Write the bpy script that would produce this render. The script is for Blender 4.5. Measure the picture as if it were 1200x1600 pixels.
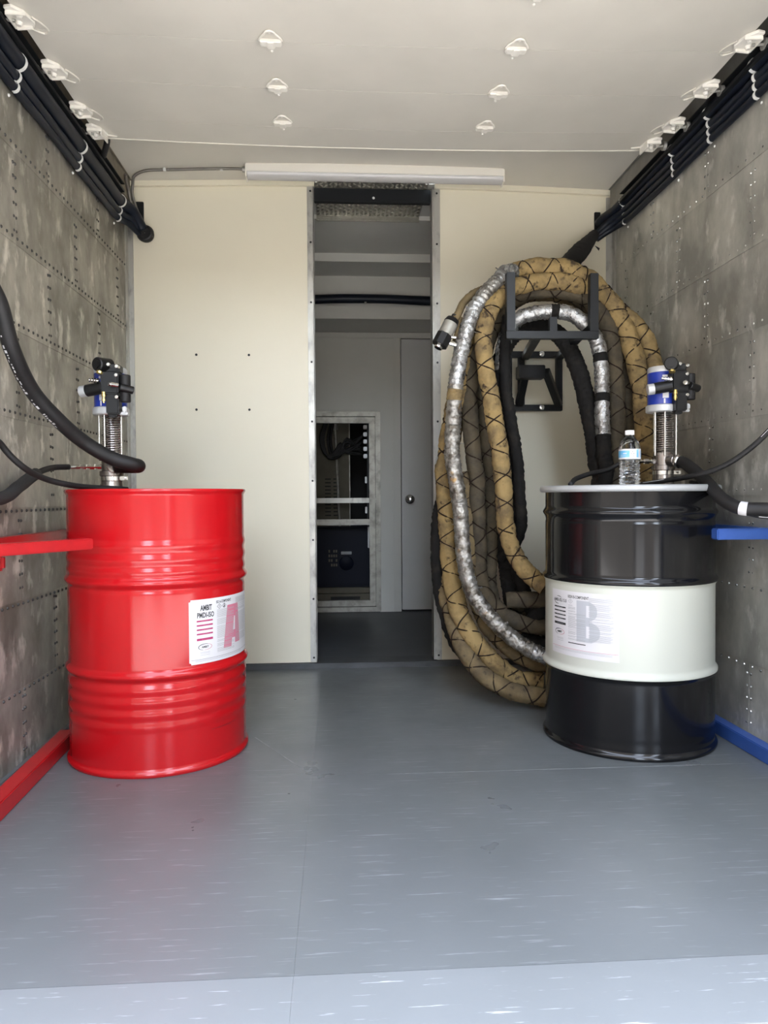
import bpy, bmesh, math, random
from mathutils import Vector, Matrix
import mathutils.noise as mnoise

for o in list(bpy.data.objects): bpy.data.objects.remove(o)
SC = bpy.context.scene
COL = SC.collection
random.seed(7)
R = math.radians

# ------------------------------------------------------------------ camera
cam = bpy.data.cameras.new('camera'); cam_o = bpy.data.objects.new('camera', cam); COL.objects.link(cam_o)
_yaw, _pitch, _roll = .0621, -.0216, -.0061
_w = Vector((math.sin(_yaw)*math.cos(_pitch), math.cos(_yaw)*math.cos(_pitch), math.sin(_pitch)))
_r0 = Vector((math.cos(_yaw), -math.sin(_yaw), 0)); _u0 = _r0.cross(_w)
_c, _s = math.cos(_roll), math.sin(_roll)
_r = _c*_r0 + _s*_u0; _u = -_s*_r0 + _c*_u0
m = Matrix((_r, _u, -_w)).transposed().to_4x4(); m.translation = Vector((0, 0, .8508))
cam_o.matrix_world = m
cam.sensor_fit = 'VERTICAL'; cam.sensor_height = 36; cam.lens = 36*1153.3/1600
cam.clip_start = .02; cam.clip_end = 200
SC.camera = cam_o

# ------------------------------------------------------------------ daylight
wd = bpy.data.worlds.new('sky'); SC.world = wd; wd.use_nodes = True
nt = wd.node_tree; bg = nt.nodes['Background']
sky = nt.nodes.new('ShaderNodeTexSky'); sky.sky_type = 'NISHITA'; sky.sun_disc = False
sky.sun_elevation = R(48); sky.sun_rotation = R(20); sky.air_density = 1.0; sky.dust_density = 2.5
hz = nt.nodes.new('ShaderNodeHueSaturation'); hz.inputs['Saturation'].default_value = .45      # hazy, nearly white daylight
nt.links.new(sky.outputs[0], hz.inputs['Color']); nt.links.new(hz.outputs[0], bg.inputs[0]); bg.inputs[1].default_value = 1.2
sun = bpy.data.lights.new('sun', 'SUN'); sun.energy = 1.6; sun.angle = R(.6); sun.color = (1, .95, .86)
sun_o = bpy.data.objects.new('sun', sun); COL.objects.link(sun_o)
sun_o.rotation_euler = (R(-42), 0, R(-14))        # shines from beyond the front of the box, so none falls inside
SC.view_settings.view_transform = 'Standard'; SC.view_settings.look = 'None'
SC.view_settings.gamma = 1; SC.view_settings.use_curve_mapping = False
SC.view_settings.exposure = 1.98
SC.cycles.max_bounces = 10; SC.cycles.diffuse_bounces = 7; SC.cycles.glossy_bounces = 5
SC.cycles.transmission_bounces = 8; SC.cycles.caustics_reflective = False; SC.cycles.caustics_refractive = False
SC.cycles.use_denoising = True

# ------------------------------------------------------------------ materials
def mat(name, col, rough=.5, metal=0., col2=None, scale=8, detail=4, lo=.4, hi=.65, stretch=None, bump=0, bscale=None,
        rvar=0, coat=0, col3=None, s3=3, lo3=.5, hi3=.7, st3=None, coords='pos', spec=None, objvar=0, trans=0, ior=None, alpha=None):
    m = bpy.data.materials.new(name); m.use_nodes = True
    t = m.node_tree; N = t.nodes; L = t.links; b = N['Principled BSDF']
    b.inputs['Base Color'].default_value = (*col, 1); b.inputs['Roughness'].default_value = rough; b.inputs['Metallic'].default_value = metal
    if coat: b.inputs['Coat Weight'].default_value = coat; b.inputs['Coat Roughness'].default_value = .08
    if spec is not None: b.inputs['Specular IOR Level'].default_value = spec
    if trans: b.inputs['Transmission Weight'].default_value = trans
    if ior: b.inputs['IOR'].default_value = ior
    if alpha is not None: b.inputs['Alpha'].default_value = alpha
    if coords == 'pos': src = N.new('ShaderNodeNewGeometry').outputs['Position']
    else: src = N.new('ShaderNodeTexCoord').outputs[coords]
    def noise(sc, st, det=detail):
        mp = N.new('ShaderNodeMapping'); mp.inputs['Scale'].default_value = st or (1, 1, 1); L.new(src, mp.inputs['Vector'])
        n = N.new('ShaderNodeTexNoise'); n.inputs['Scale'].default_value = sc; n.inputs['Detail'].default_value = det
        n.inputs['Roughness'].default_value = .6; L.new(mp.outputs[0], n.inputs['Vector']); return n
    def ramp(fac, a, c):
        r = N.new('ShaderNodeMapRange'); r.inputs['From Min'].default_value = a; r.inputs['From Max'].default_value = c; L.new(fac, r.inputs['Value']); return r.outputs[0]
    cur = None; f1 = None
    if col2 is not None:
        n = noise(scale, stretch); f1 = ramp(n.outputs['Fac'], lo, hi)
        mx = N.new('ShaderNodeMix'); mx.data_type = 'RGBA'; L.new(f1, mx.inputs[0]); mx.inputs[6].default_value = (*col, 1); mx.inputs[7].default_value = (*col2, 1); cur = mx.outputs[2]
    if col3 is not None:
        n3 = noise(s3, st3); f3 = ramp(n3.outputs['Fac'], lo3, hi3)
        mx = N.new('ShaderNodeMix'); mx.data_type = 'RGBA'; L.new(f3, mx.inputs[0])
        if cur: L.new(cur, mx.inputs[6])
        else: mx.inputs[6].default_value = (*col, 1)
        mx.inputs[7].default_value = (*col3, 1); cur = mx.outputs[2]
    if objvar:
        oi = N.new('ShaderNodeObjectInfo'); hv = N.new('ShaderNodeHueSaturation'); r = N.new('ShaderNodeMapRange')
        r.inputs['To Min'].default_value = 1-objvar; r.inputs['To Max'].default_value = 1+objvar; L.new(oi.outputs['Random'], r.inputs['Value'])
        L.new(r.outputs[0], hv.inputs['Value'])
        if cur: L.new(cur, hv.inputs['Color'])
        else: hv.inputs['Color'].default_value = (*col, 1)
        cur = hv.outputs[0]
    if cur: L.new(cur, b.inputs['Base Color'])
    if rvar:
        n = noise(scale*1.7, stretch); r = N.new('ShaderNodeMapRange'); r.inputs['From Min'].default_value = .3; r.inputs['From Max'].default_value = .7
        r.inputs['To Min'].default_value = max(.02, rough-rvar); r.inputs['To Max'].default_value = min(1, rough+rvar); L.new(n.outputs['Fac'], r.inputs['Value']); L.new(r.outputs[0], b.inputs['Roughness'])
    if bump:
        n = noise(bscale or scale*4, stretch); bp = N.new('ShaderNodeBump'); bp.inputs['Strength'].default_value = bump; bp.inputs['Distance'].default_value = .004
        L.new(n.outputs['Fac'], bp.inputs['Height']); L.new(bp.outputs[0], b.inputs['Normal'])
    return m

M = {}
M['floor'] = mat('floor_paint', (.106, .114, .115), .34, spec=.5, col2=(.122, .130, .132), scale=2.2, lo=.35, hi=.7, rvar=.07, bump=.05, bscale=35,
                 col3=(.22, .232, .236), s3=7, st3=(1.0, 16, 1), lo3=.60, hi3=.72)
M['floor_worn_lit'] = mat('worn_lit_floor_paint', (.146, .155, .157), .42, spec=.45, col2=(.164, .173, .176), scale=2.2, lo=.35, hi=.7, rvar=.07, bump=.05, bscale=35,
                 col3=(.36, .375, .38), s3=9, st3=(1.0, 16, 1), lo3=.635, hi3=.70)  # scuffed front sheets; paint also lightened to carry daylight falloff from the opening
M['scrape'] = mat('scraped_paint_edge', (.24, .25, .25), .5, col2=(.13, .14, .14), scale=14, lo=.4, hi=.6)
M['kerb'] = mat('dark_floor_edge', (.045, .048, .050), .55, col2=(.065, .069, .072), scale=9)
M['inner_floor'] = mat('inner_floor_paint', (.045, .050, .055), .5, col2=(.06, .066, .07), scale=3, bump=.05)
M['cream'] = mat('cream_wall_paint', (.74, .69, .54), .38, col2=(.715, .67, .53), scale=1.4, lo=.3, hi=.7, bump=.03, bscale=40)
M['ceil'] = mat('ceiling_paint', (.66, .63, .56), .5, col2=(.60, .575, .51), scale=1.6, lo=.35, hi=.7, bump=.04, bscale=30)
M['door'] = mat('overhead_door_paint', (.62, .59, .52), .45, col2=(.56, .535, .47), scale=2.2, lo=.35, hi=.7, bump=.03, bscale=25)
M['hinge'] = mat('white_hinge_paint', (.78, .75, .68), .45, col2=(.70, .67, .60), scale=30)
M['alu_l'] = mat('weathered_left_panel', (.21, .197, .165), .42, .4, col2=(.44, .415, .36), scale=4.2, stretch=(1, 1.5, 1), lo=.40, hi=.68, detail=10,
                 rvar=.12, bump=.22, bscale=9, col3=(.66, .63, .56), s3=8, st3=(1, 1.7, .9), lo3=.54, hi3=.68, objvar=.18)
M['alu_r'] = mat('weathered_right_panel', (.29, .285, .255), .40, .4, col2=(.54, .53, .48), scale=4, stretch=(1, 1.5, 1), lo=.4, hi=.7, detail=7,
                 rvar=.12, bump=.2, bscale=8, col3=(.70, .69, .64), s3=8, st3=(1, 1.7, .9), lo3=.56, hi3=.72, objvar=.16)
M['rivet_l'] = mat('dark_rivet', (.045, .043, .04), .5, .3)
M['rivet_r'] = mat('grey_rivet', (.55, .54, .50), .30, .6, col2=(.06, .06, .055), scale=70, lo=.46, hi=.54)
M['galv'] = mat('galvanised_steel', (.44, .43, .39), .42, .55, col2=(.20, .195, .18), scale=16, lo=.5, hi=.72, rvar=.1, detail=6, stretch=(1, 1, .5))
M['alu_bare'] = mat('bare_aluminium', (.36, .345, .30), .45, .45, col2=(.21, .2, .175), scale=16, lo=.45, hi=.7, rvar=.1)
M['brown'] = mat('rusty_rail', (.17, .15, .115), .6, .2, col2=(.26, .23, .18), scale=14, lo=.4, hi=.7, col3=(.24, .12, .05), s3=22, lo3=.68, hi3=.76)
M['greyrail'] = mat('grey_rail', (.21, .205, .185), .5, .3, col2=(.28, .27, .25), scale=9)
M['black_steel'] = mat('black_powdercoat', (.010, .011, .012), .42, spec=.3, bump=.05, bscale=90)
M['rubber'] = mat('black_rubber', (.011, .0105, .0105), .55, col2=(.016, .015, .015), scale=20, spec=.3)
M['rubber_blue'] = mat('black_hose_sheen', (.0055, .008, .015), .42, col2=(.008, .011, .018), scale=10, spec=.25)
M['sleeve'] = mat('braided_sleeve', (.012, .0115, .011), .75, bump=.5, bscale=300)
M['white_clip'] = mat('white_clip', (.72, .72, .70), .4)
M['red'] = mat('red_drum_paint', (.42, .006, .009), .16, spec=.42, bump=.012, bscale=14)
M['redbar'] = mat('red_bar_paint', (.40, .009, .012), .33, col2=(.34, .008, .011), scale=14)
M['bluebar'] = mat('blue_bar_paint', (.030, .080, .29), .34, col2=(.035, .095, .33), scale=12)
M['black_drum'] = mat('black_drum_paint', (.0055, .0055, .006), .13, bump=.02, bscale=9, spec=.36)
M['white_drum'] = mat('white_drum_paint', (.50, .51, .44), .3, spec=.3)
M['ring'] = mat('grey_lever_ring', (.38, .39, .39), .36, .1)
M['paper'] = mat('label_paper', (.62, .61, .615), .5, spec=.3)
M['ink'] = mat('black_ink', (.02, .02, .02), .5)
M['ink_grey'] = mat('grey_ink', (.32, .33, .33), .5)
M['ink_fade'] = mat('faded_grey_ink', (.415, .425, .45), .5)
M['ink_text'] = mat('fine_print_ink', (.36, .355, .355), .5)
M['ink_mag'] = mat('magenta_ink', (.36, .025, .11), .5)
M['ink_pink'] = mat('pink_ink', (.56, .17, .24), .5)
M['ink_red'] = mat('red_line_ink', (.48, .08, .12), .5)
M['pump_blue'] = mat('pump_blue', (.012, .035, .30), .3, coat=.3)
M['pump_grey'] = mat('pump_grey', (.52, .53, .53), .4, .3)
M['pump_black'] = mat('pump_black', (.007, .007, .007), .42, spec=.35)
M['chrome'] = mat('bright_steel', (.75, .74, .71), .18, 1.)
M['nickel'] = mat('dark_nickel', (.32, .29, .27), .25, .9)
M['brass'] = mat('brass', (.65, .50, .18), .28, .9)
M['tan'] = mat('tan_canvas', (.29, .203, .086), .85, col2=(.15, .108, .055), scale=12, lo=.42, hi=.64, bump=.7, bscale=50, col3=(.05, .035, .022), s3=26, lo3=.57, hi3=.69, spec=.2)
M['tan_dirty'] = mat('dirty_canvas', (.19, .14, .07), .85, spec=.2, col2=(.09, .068, .04), scale=10, lo=.38, hi=.66, bump=.5, bscale=45, col3=(.04, .03, .02), s3=30, lo3=.60, hi3=.72)
M['net'] = mat('grey_brown_net', (.095, .076, .048), .85, spec=.2, col2=(.05, .043, .032), scale=11, lo=.38, hi=.66, bump=.6, bscale=70)
M['dark_net'] = mat('black_net', (.010, .0095, .009), .85, spec=.2, col2=(.026, .022, .017), scale=12, lo=.5, hi=.75, bump=.8, bscale=60)
M['lace'] = mat('dark_lacing', (.020, .013, .009), .9, spec=.2)
M['duct'] = mat('silver_tape', (.42, .42, .41), .32, .75, col2=(.20, .19, .18), scale=30, lo=.45, hi=.66, bump=1., bscale=75, rvar=.14)
M['duct_dirty'] = mat('grimy_silver_tape', (.33, .315, .285), .38, .65, col2=(.10, .085, .065), scale=28, lo=.42, hi=.62, bump=1., bscale=75, rvar=.12, col3=(.30, .19, .08), s3=12, lo3=.66, hi3=.74)
M['inner'] = mat('inner_wall_paint', (.58, .57, .52), .5, col2=(.55, .54, .49), scale=2)
M['inner_door'] = mat('inner_door_paint', (.56, .56, .54), .45, col2=(.53, .53, .51), scale=3)
M['tread'] = mat('tread_plate', (.34, .325, .28), .34, .7, col2=(.25, .24, .205), scale=12)
M['beige'] = mat('beige_cabinet', (.14, .127, .095), .7, spec=.2, col2=(.115, .103, .078), scale=7)
M['dark_blue'] = mat('dark_blue_machine', (.002, .004, .012), .5, spec=.15)
M['void'] = mat('closet_lining', (.014, .014, .014), .8)
M['conduit'] = mat('flexible_conduit', (.20, .185, .165), .42, .6)
M['lamp_white'] = mat('fixture_white', (.78, .745, .66), .35)
M['lens'] = mat('fixture_lens', (.50, .49, .47), .25, coat=.2)
M['plastic_w'] = mat('white_cap', (.85, .85, .85), .4)
M['pet'] = mat('clear_bottle', (.95, .97, .98), .03, trans=1., ior=1.34)
M['lab_blue'] = mat('blue_label', (.10, .36, .60), .35, col2=(.28, .52, .68), scale=25)
M['blocker'] = mat('brown_blocker', (.065, .058, .05), .9, col2=(.05, .045, .04), scale=.5)
M['ground'] = mat('concrete_yard', (.36, .345, .32), .9, col2=(.28, .27, .25), scale=.6)

# ------------------------------------------------------------------ builders
def wpos(o):
    v = Vector((0, 0, 0))
    while o: v += Vector(o.location); o = o.parent
    return v
def obj(name, bm, m, parent=None, smooth=False, kind=None, label=None):
    me = bpy.data.meshes.new(name)
    if parent is not None:
        off = wpos(parent)
        if off.length > 0: bmesh.ops.translate(bm, verts=bm.verts, vec=-off)
    if smooth is not False:
        ang = R(40 if smooth is True else smooth)
        for f in bm.faces: f.smooth = True
        for e in bm.edges:
            if len(e.link_faces) == 2 and e.calc_face_angle(0) > ang: e.smooth = False
    bm.to_mesh(me); bm.free()
    for x in (m if isinstance(m, (list, tuple)) else [m]): me.materials.append(x)
    o = bpy.data.objects.new(name, me); COL.objects.link(o)
    if parent is not None: o.parent = parent
    if kind: o['kind'] = kind
    if label: o['label'] = label
    return o
def thing(name, loc, label=None, cat=None, group=None, kind=None):
    o = bpy.data.objects.new(name, None); COL.objects.link(o); o.location = loc; o.empty_display_size = .05
    if label: o['label'] = label
    if cat: o['category'] = cat
    if group: o['group'] = group
    if kind: o['kind'] = kind
    return o
def tag(o, label, cat, group=None):
    o['label'] = label; o['category'] = cat
    if group: o['group'] = group
    return o
def copy_tree(o, parent=None):
    c = o.copy(); COL.objects.link(c); c.parent = parent
    for ch in list(o.children): copy_tree(ch, c)
    return c
def bmn(): return bmesh.new()
def box(bm, x0, x1, y0, y1, z0, z1, bev=0, mi=0):
    vs = [bm.verts.new((x, y, z)) for x in (x0, x1) for y in (y0, y1) for z in (z0, z1)]
    fs = [bm.faces.new([vs[i] for i in q]) for q in ((0, 1, 3, 2), (4, 6, 7, 5), (0, 4, 5, 1), (2, 3, 7, 6), (0, 2, 6, 4), (1, 5, 7, 3))]
    for f in fs: f.material_index = mi
    if bev:
        es = list({e for f in fs for e in f.edges})
        bmesh.ops.bevel(bm, geom=es, offset=bev, segments=2, affect='EDGES', clamp_overlap=True)
    return vs
def frame_axes(d):
    d = Vector(d).normalized(); a = Vector((0, 0, 1)) if abs(d.z) < .9 else Vector((1, 0, 0))
    u = d.cross(a).normalized(); return d, u, d.cross(u)
def cyl(bm, p, q, r, n=16, r2=None, cap=True, mi=0, bev=0):
    p, q = Vector(p), Vector(q); d, u, v = frame_axes(q-p); r2 = r if r2 is None else r2
    prof = [(0, r), (1, r2)]
    L = (q-p).length
    if bev: prof = [(0, r-bev), (bev/L, r), (1-bev/L, r2), (1, r2-bev)]
    rings = []
    for t, rr in prof:
        rings.append([bm.verts.new(p.lerp(q, t)+rr*(math.cos(2*math.pi*i/n)*u+math.sin(2*math.pi*i/n)*v)) for i in range(n)])
    fs = []
    for a, b in zip(rings, rings[1:]):
        for i in range(n): fs.append(bm.faces.new((a[i], a[(i+1) % n], b[(i+1) % n], b[i])))
    if cap: fs.append(bm.faces.new(rings[0][::-1])); fs.append(bm.faces.new(rings[-1]))
    for f in fs: f.material_index = mi
def lathe(bm, c, prof, n=48, mis=None, cap0=False, cap1=False, axis='z'):
    c = Vector(c); rings = []
    for r, z in prof:
        ring = []
        for i in range(n):
            a = 2*math.pi*i/n; x, y = r*math.cos(a), r*math.sin(a)
            ring.append(bm.verts.new(c+(Vector((x, y, z)) if axis == 'z' else Vector((x, z, y)))))
        rings.append(ring)
    for k, (a, b) in enumerate(zip(rings, rings[1:])):
        for i in range(n):
            q = (a[i], a[(i+1) % n], b[(i+1) % n], b[i])
            f = bm.faces.new(q if axis == 'z' else q[::-1])
            if mis: f.material_index = mis[k]
    if cap0: bm.faces.new(rings[0][::-1])
    if cap1: bm.faces.new(rings[-1])
def spline(pts, step=.012):
    P = [Vector(p) for p in pts]; P = [P[0]*2-P[1]]+P+[P[-1]*2-P[-2]]; out = []
    for i in range(1, len(P)-2):
        a, b, c, d = P[i-1:i+3]; n = max(2, int((c-b).length/step))
        for k in range(n):
            t = k/n
            out.append(.5*((2*b)+(c-a)*t+(2*a-5*b+4*c-d)*t*t+(3*b-a-3*c+d)*t**3))
    out.append(P[-2]); return out
def transport(pts):
    T = [(pts[min(i+1, len(pts)-1)]-pts[max(i-1, 0)]).normalized() for i in range(len(pts))]
    d, u, v = frame_axes(T[0]); fr = []
    for t in T:
        u = (u-t*u.dot(t)).normalized(); fr.append((u, t.cross(u)))
    return fr
def tube(bm, pts, r, n=12, fn=None, cap=True, mi=0, rng=None):
    fr = transport(pts); rings = []; s = 0
    for i, (p, (u, v)) in enumerate(zip(pts, fr)):
        if i: s += (p-pts[i-1]).length
        ring = []
        for k in range(n):
            a = 2*math.pi*k/n; rr = r*(fn(s, a) if fn else 1)
            ring.append(bm.verts.new(p+rr*(math.cos(a)*u+math.sin(a)*v)))
        rings.append(ring)
    for j, (a, b) in enumerate(zip(rings, rings[1:])):
        for i in range(n):
            f = bm.faces.new((a[i], a[(i+1) % n], b[(i+1) % n], b[i]))
            f.material_index = mi if rng is None else rng(j/len(rings))
    if cap: bm.faces.new(rings[0][::-1]); bm.faces.new(rings[-1])
    return fr
def bar(bm, p, q, w, h, bev=.002, up=(0, 0, 1)):
    """square tube from p to q, w wide, h along up"""
    p, q = Vector(p), Vector(q); d = (q-p).normalized(); up = Vector(up)
    if abs(d.dot(up)) > .95: up = Vector((0, 1, 0))
    s = d.cross(up).normalized(); t = s.cross(d)
    vs = [bm.verts.new(b+s*x*w/2+t*y*h/2) for b in (p, q) for x, y in ((-1, -1), (1, -1), (1, 1), (-1, 1))]
    fs = [bm.faces.new([vs[i] for i in k]) for k in ((3, 2, 1, 0), (4, 5, 6, 7), (0, 1, 5, 4), (1, 2, 6, 5), (2, 3, 7, 6), (3, 0, 4, 7))]
    if bev: bmesh.ops.bevel(bm, geom=list({e for f in fs for e in f.edges}), offset=bev, segments=2, affect='EDGES', clamp_overlap=True)
def dome(bm, c, nrm, r, h=.6, n=6):
    c = Vector(c); d, u, v = frame_axes(nrm)
    a = [bm.verts.new(c+r*(math.cos(2*math.pi*i/n)*u+math.sin(2*math.pi*i/n)*v)) for i in range(n)]
    b = [bm.verts.new(c+d*r*h+.6*r*(math.cos(2*math.pi*i/n)*u+math.sin(2*math.pi*i/n)*v)) for i in range(n)]
    for i in range(n): bm.faces.new((a[i], a[(i+1) % n], b[(i+1) % n], b[i]))
    bm.faces.new(b)

# ------------------------------------------------------------------ the box body
XL, XR, D, YF = -1.006, 1.389, 3.662, 1.13
gr = bmn(); box(gr, -30, 30, -40, 12, -1.05, -.98); obj('ground', gr, M['ground'], kind='structure')
for x0, x1 in ((-26, -1.8), (.9, 3.3), (6.8, 30)):            # unseen stand-in buildings, added to block low sky and streak the drum reflections
    b = bmn(); box(b, x0, x1, -12, -8, -1, 11); obj('sky_blocker', b, M['blocker'], kind='structure')
b = bmn(); box(b, -12, 14, -30, -28, -1, 5.5); obj('low_sky_blocker', b, M['blocker'], kind='structure')  # unseen, added behind the gaps to block more low sky
def arc(x): return 2.395-.022*((x-.19)/1.2)**2
def arch_slab(x0, x1, y0, y1, th, f, n=16):
    bm = bmn(); rows = []
    for i in range(n+1):
        x = x0+(x1-x0)*i/n; z = f(x)
        rows.append([bm.verts.new(p) for p in ((x, y0, z), (x, y1, z), (x, y1, z+th), (x, y0, z+th))])
    for a, b in zip(rows, rows[1:]):
        for k in range(4): bm.faces.new((a[k], b[k], b[(k+1) % 4], a[(k+1) % 4]))
    bm.faces.new(rows[0][::-1]); bm.faces.new(rows[-1])
    bmesh.ops.recalc_face_normals(bm, faces=bm.faces); return bm
obj('ceiling', arch_slab(XL-.06, XR+.06, YF, D, .05, arc), M['ceil'], smooth=60, kind='structure')

floor = thing('floor', (0, 0, 0), kind='structure')
b = bmn(); box(b, XL-.06, XR+.06, YF, D+.02, -.08, -.004); obj('subfloor', b, M['kerb'], floor)
g = .0005
for x0, x1, y0, y1 in ((XL, -.085, YF, 1.30), (-.085, XR, YF, 1.30), (XL, -.085, 1.30, 2.262), (-.085, XR, 1.30, 2.238), (XL, -.085, 2.262, 3.64), (-.085, XR, 2.238, 3.64)):
    b = bmn(); gx = .00012; box(b, x0+(gx if x0 > -.5 else 0), x1-(gx if x1 < .5 else 0), y0+g, y1-g, -.0039, 0); obj('floor_sheet', b, M['floor_worn_lit' if y1 < 1.4 else 'floor'], floor)
b = bmn(); box(b, .20, 1.33, 2.2362, 2.2384, 0, .0004); obj('scraped_edge', b, M['scrape'], floor)
b = bmn(); bar(b, (-.30, 2.62, .0001), (-.10, 2.27, .0001), .003, .0006, 0); obj('scraped_edge', b, M['scrape'], floor)
b = bmn(); box(b, XL, XR, 3.64, 3.78, -.004, .026, .003); obj('baseboard_back', b, M['kerb'], kind='structure')
for nm, x0, x1 in (('baseboard_left', XL-.004, XL+.02), ('baseboard_right', XR-.02, XR+.004)):
    b = bmn(); box(b, x0, x1, YF, 3.64, 0, .018 if 'left' in nm else .04, .003); obj(nm, b, M['floor'], kind='structure')

def side_wall(name, X, s, Zs, joints, mp, mr, dbl):
    """riveted sheet wall; s = +1 when its inner face looks towards +X"""
    w = thing(name, (X, 2.2, 0), kind='structure')
    b = bmn(); xs = sorted((X-s*.06, X-s*.008)); box(b, xs[0], xs[1], YF, D+.04, -.08, 2.46); obj('backing', b, mp, w)
    rv = bmn()
    for i in range(len(Zs)-1):
        z0, z1 = Zs[i], Zs[i+1]; ys = [1.32]+[y for y in joints[i] if 1.4 < y < 3.6]+[D-.003]
        for a, c in zip(ys, ys[1:]):
            b = bmn(); k_ = 0 if dbl else random.choice((0, .0008, .0016)); xs = sorted((X-s*.0085, X+s*k_))
            vs = box(b, xs[0], xs[1], a+.0007, c-.0007, z0-.006, z1-.0012)
            for v in vs:                                    # each course laps over the one beneath it
                if (v.co.x-X)*s > -.004 and v.co.z < (z0+z1)/2: v.co.x += s*.0022
            obj('panel', b, mp, w)
        for y in joints[i]:
            if not 1.4 < y < 3.62: continue
            z = z0+.035
            while z < z1-.015:
                for dy in ((-.0085, .0085) if dbl else (-.012, .012)):
                    dome(rv, (X+s*(.0006 if dbl else .0016), y+dy, z+random.uniform(-.002, .002)), (s, 0, 0), .0060 if dbl else .0052)
                z += .042
        y = 1.34
        if i:
            while y < D-.05:
                dome(rv, (X+s*.0016, y, z0+.013 if z0 > .84 else z0-.017), (s, 0, 0), .0060 if dbl else .0052); y += .037 if dbl else .05
    obj('rivets', rv, mr, w, kind='stuff')
    return w
jA = [2.41+.54*k for k in range(-2, 3)]; jB = [2.68+.54*k for k in range(-2, 2)]; jC = [1.86, 2.40, 2.94, 3.48]; jD = [2.13, 2.67, 3.21]
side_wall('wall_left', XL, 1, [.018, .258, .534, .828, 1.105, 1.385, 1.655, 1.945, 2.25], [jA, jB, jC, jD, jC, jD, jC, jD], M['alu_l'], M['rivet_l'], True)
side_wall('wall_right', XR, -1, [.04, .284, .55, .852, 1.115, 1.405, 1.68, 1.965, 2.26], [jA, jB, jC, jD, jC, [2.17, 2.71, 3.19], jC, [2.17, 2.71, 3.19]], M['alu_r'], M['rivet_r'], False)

def part_wall(nm, x0, x1):
    b = bmn(); n = 10; rows = []
    for i in range(n+1):
        x = x0+(x1-x0)*i/n
        rows.append([b.verts.new(p) for p in ((x, D, .028), (x, D, arc(x)), (x, D+.038, arc(x)), (x, D+.038, .028))])
    for p, q in zip(rows, rows[1:]):
        for k in range(4): b.faces.new((p[k], p[(k+1) % 4], q[(k+1) % 4], q[k]))
    b.faces.new(rows[0]); b.faces.new(rows[-1][::-1]); bmesh.ops.recalc_face_normals(b, faces=b.faces)
    return obj(nm, b, M['cream'], kind='structure')
wl = part_wall('wall_back', XL, -.110); wr = part_wall('wall_partition', .492, XR)
for (w_, pts) in ((wl, ((-.684, 1.545), (-.43, 1.545), (-.686, 1.278), (-.43, 1.278))),):
    for x, z in pts:
        b = bmn(); cyl(b, (x, D-.0025, z), (x, D+.001, z), .006, 12, bev=.001); obj('screw', b, M['black_steel'], w_)
for i, (x0, x1) in enumerate(((XL+.02, -.105), (.488, XR-.02))):        # cream moulding along the top of the partition
    obj('trim_%d' % (i+1), arch_slab(x0, x1, D-.018, D-.0004, .026, lambda x: arc(x)-.0275, 8), M['cream'], kind='structure')
def jamb(nm, xf0, xf1, xr, sgn):
    t = thing(nm, (xf0, D, .03), kind='structure')
    b = bmn(); box(b, xf0, xf1, D-.004, D-.0005, .03, 2.366, .0012); obj('face_strip', b, M['galv'], t)
    b = bmn(); box(b, *sorted((xr, xr+sgn*.006)), D-.004, D+.085, .03, 2.375, .0015); obj('return_strip', b, M['galv'], t)
    for z in [.052+.292*k for k in range(8)]+[2.345]:
        b = bmn(); cyl(b, (xf0*.5+xf1*.5, D-.0065, z), (xf0*.5+xf1*.5, D-.003, z), .0052, 10, bev=.001); obj('screw', b, M['black_steel'], t)
jamb('trim_3', -.141, -.108, -.108, -1); jamb('trim_4', .482, .514, .475, 1)
for nm, x0, x1 in (('trim_5', XL+.001, XL+.028), ('trim_6', XR-.036, XR-.001)):   # corner angles
    b = bmn(); box(b, x0, x1, D-.006, D-.0005, .03, 2.34, .001)
    xs = (x0, x0+.004) if x0 < 0 else (x1-.004, x1); box(b, xs[0], xs[1], D-.05, D-.006, .03, 2.34, .001)
    obj(nm, b, M['galv'], kind='structure')

# upper side rails
b = bmn(); box(b, XL, XL+.022, YF, D-.02, 2.262, 2.385, .003); box(b, XL+.022, XL+.03, YF, D-.02, 2.37, 2.385, .002); obj('trim_7', b, M['brown'], kind='structure')
b = bmn(); box(b, XR-.022, XR, YF, D-.02, 2.272, 2.385, .003); box(b, XR-.03, XR-.022, YF, D-.02, 2.37, 2.385, .002); obj('trim_8', b, M['greyrail'], kind='structure')

# ------------------------------------------------------------------ the room behind the partition
b = bmn(); box(b, XL-.06, XR+.06, 3.78, 6.5, -.09, 0); obj('floor_rear_room', b, M['inner_floor'], kind='structure')
b = bmn()
for x0, x1 in ((XL-.06, XL), (XR, XR+.06)): box(b, x0, x1, D+.04, 6.5, 0, 2.6)
box(b, XL-.06, XR+.06, 6.5, 6.56, 0, 2.6); obj('wall_rear_sides', b, M['inner'], kind='structure')
b = bmn(); box(b, XL-.06, XR+.06, D+.04, 4.126, 2.408, 2.52); box(b, XL-.06, XR+.06, 4.126, 6.5, 2.385, 2.52); obj('ceiling_rear', b, M['inner'], kind='structure')
b = bmn(); box(b, XL, XR, 4.70, 5.01, 2.333, 2.385); box(b, XL, XR, 5.01, 5.40, 2.13, 2.385)
box(b, XL, XR, 4.985, 5.40, 2.042, 2.13); obj('trim_9', b, M['inner'], kind='structure')
b = bmn(); box(b, XL, XR, 5.385, 5.3999, 2.0, 2.04, .004); obj('trim_10', b, M['inner'], kind='structure')
b = bmn(); Yb = 5.40
box(b, XL, -.55, Yb, Yb+.05, 0, 2.1); box(b, -.55, .305, Yb, Yb+.05, 1.47, 2.1); box(b, .305, .462, Yb, Yb+.05, 0, 2.1)
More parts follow.
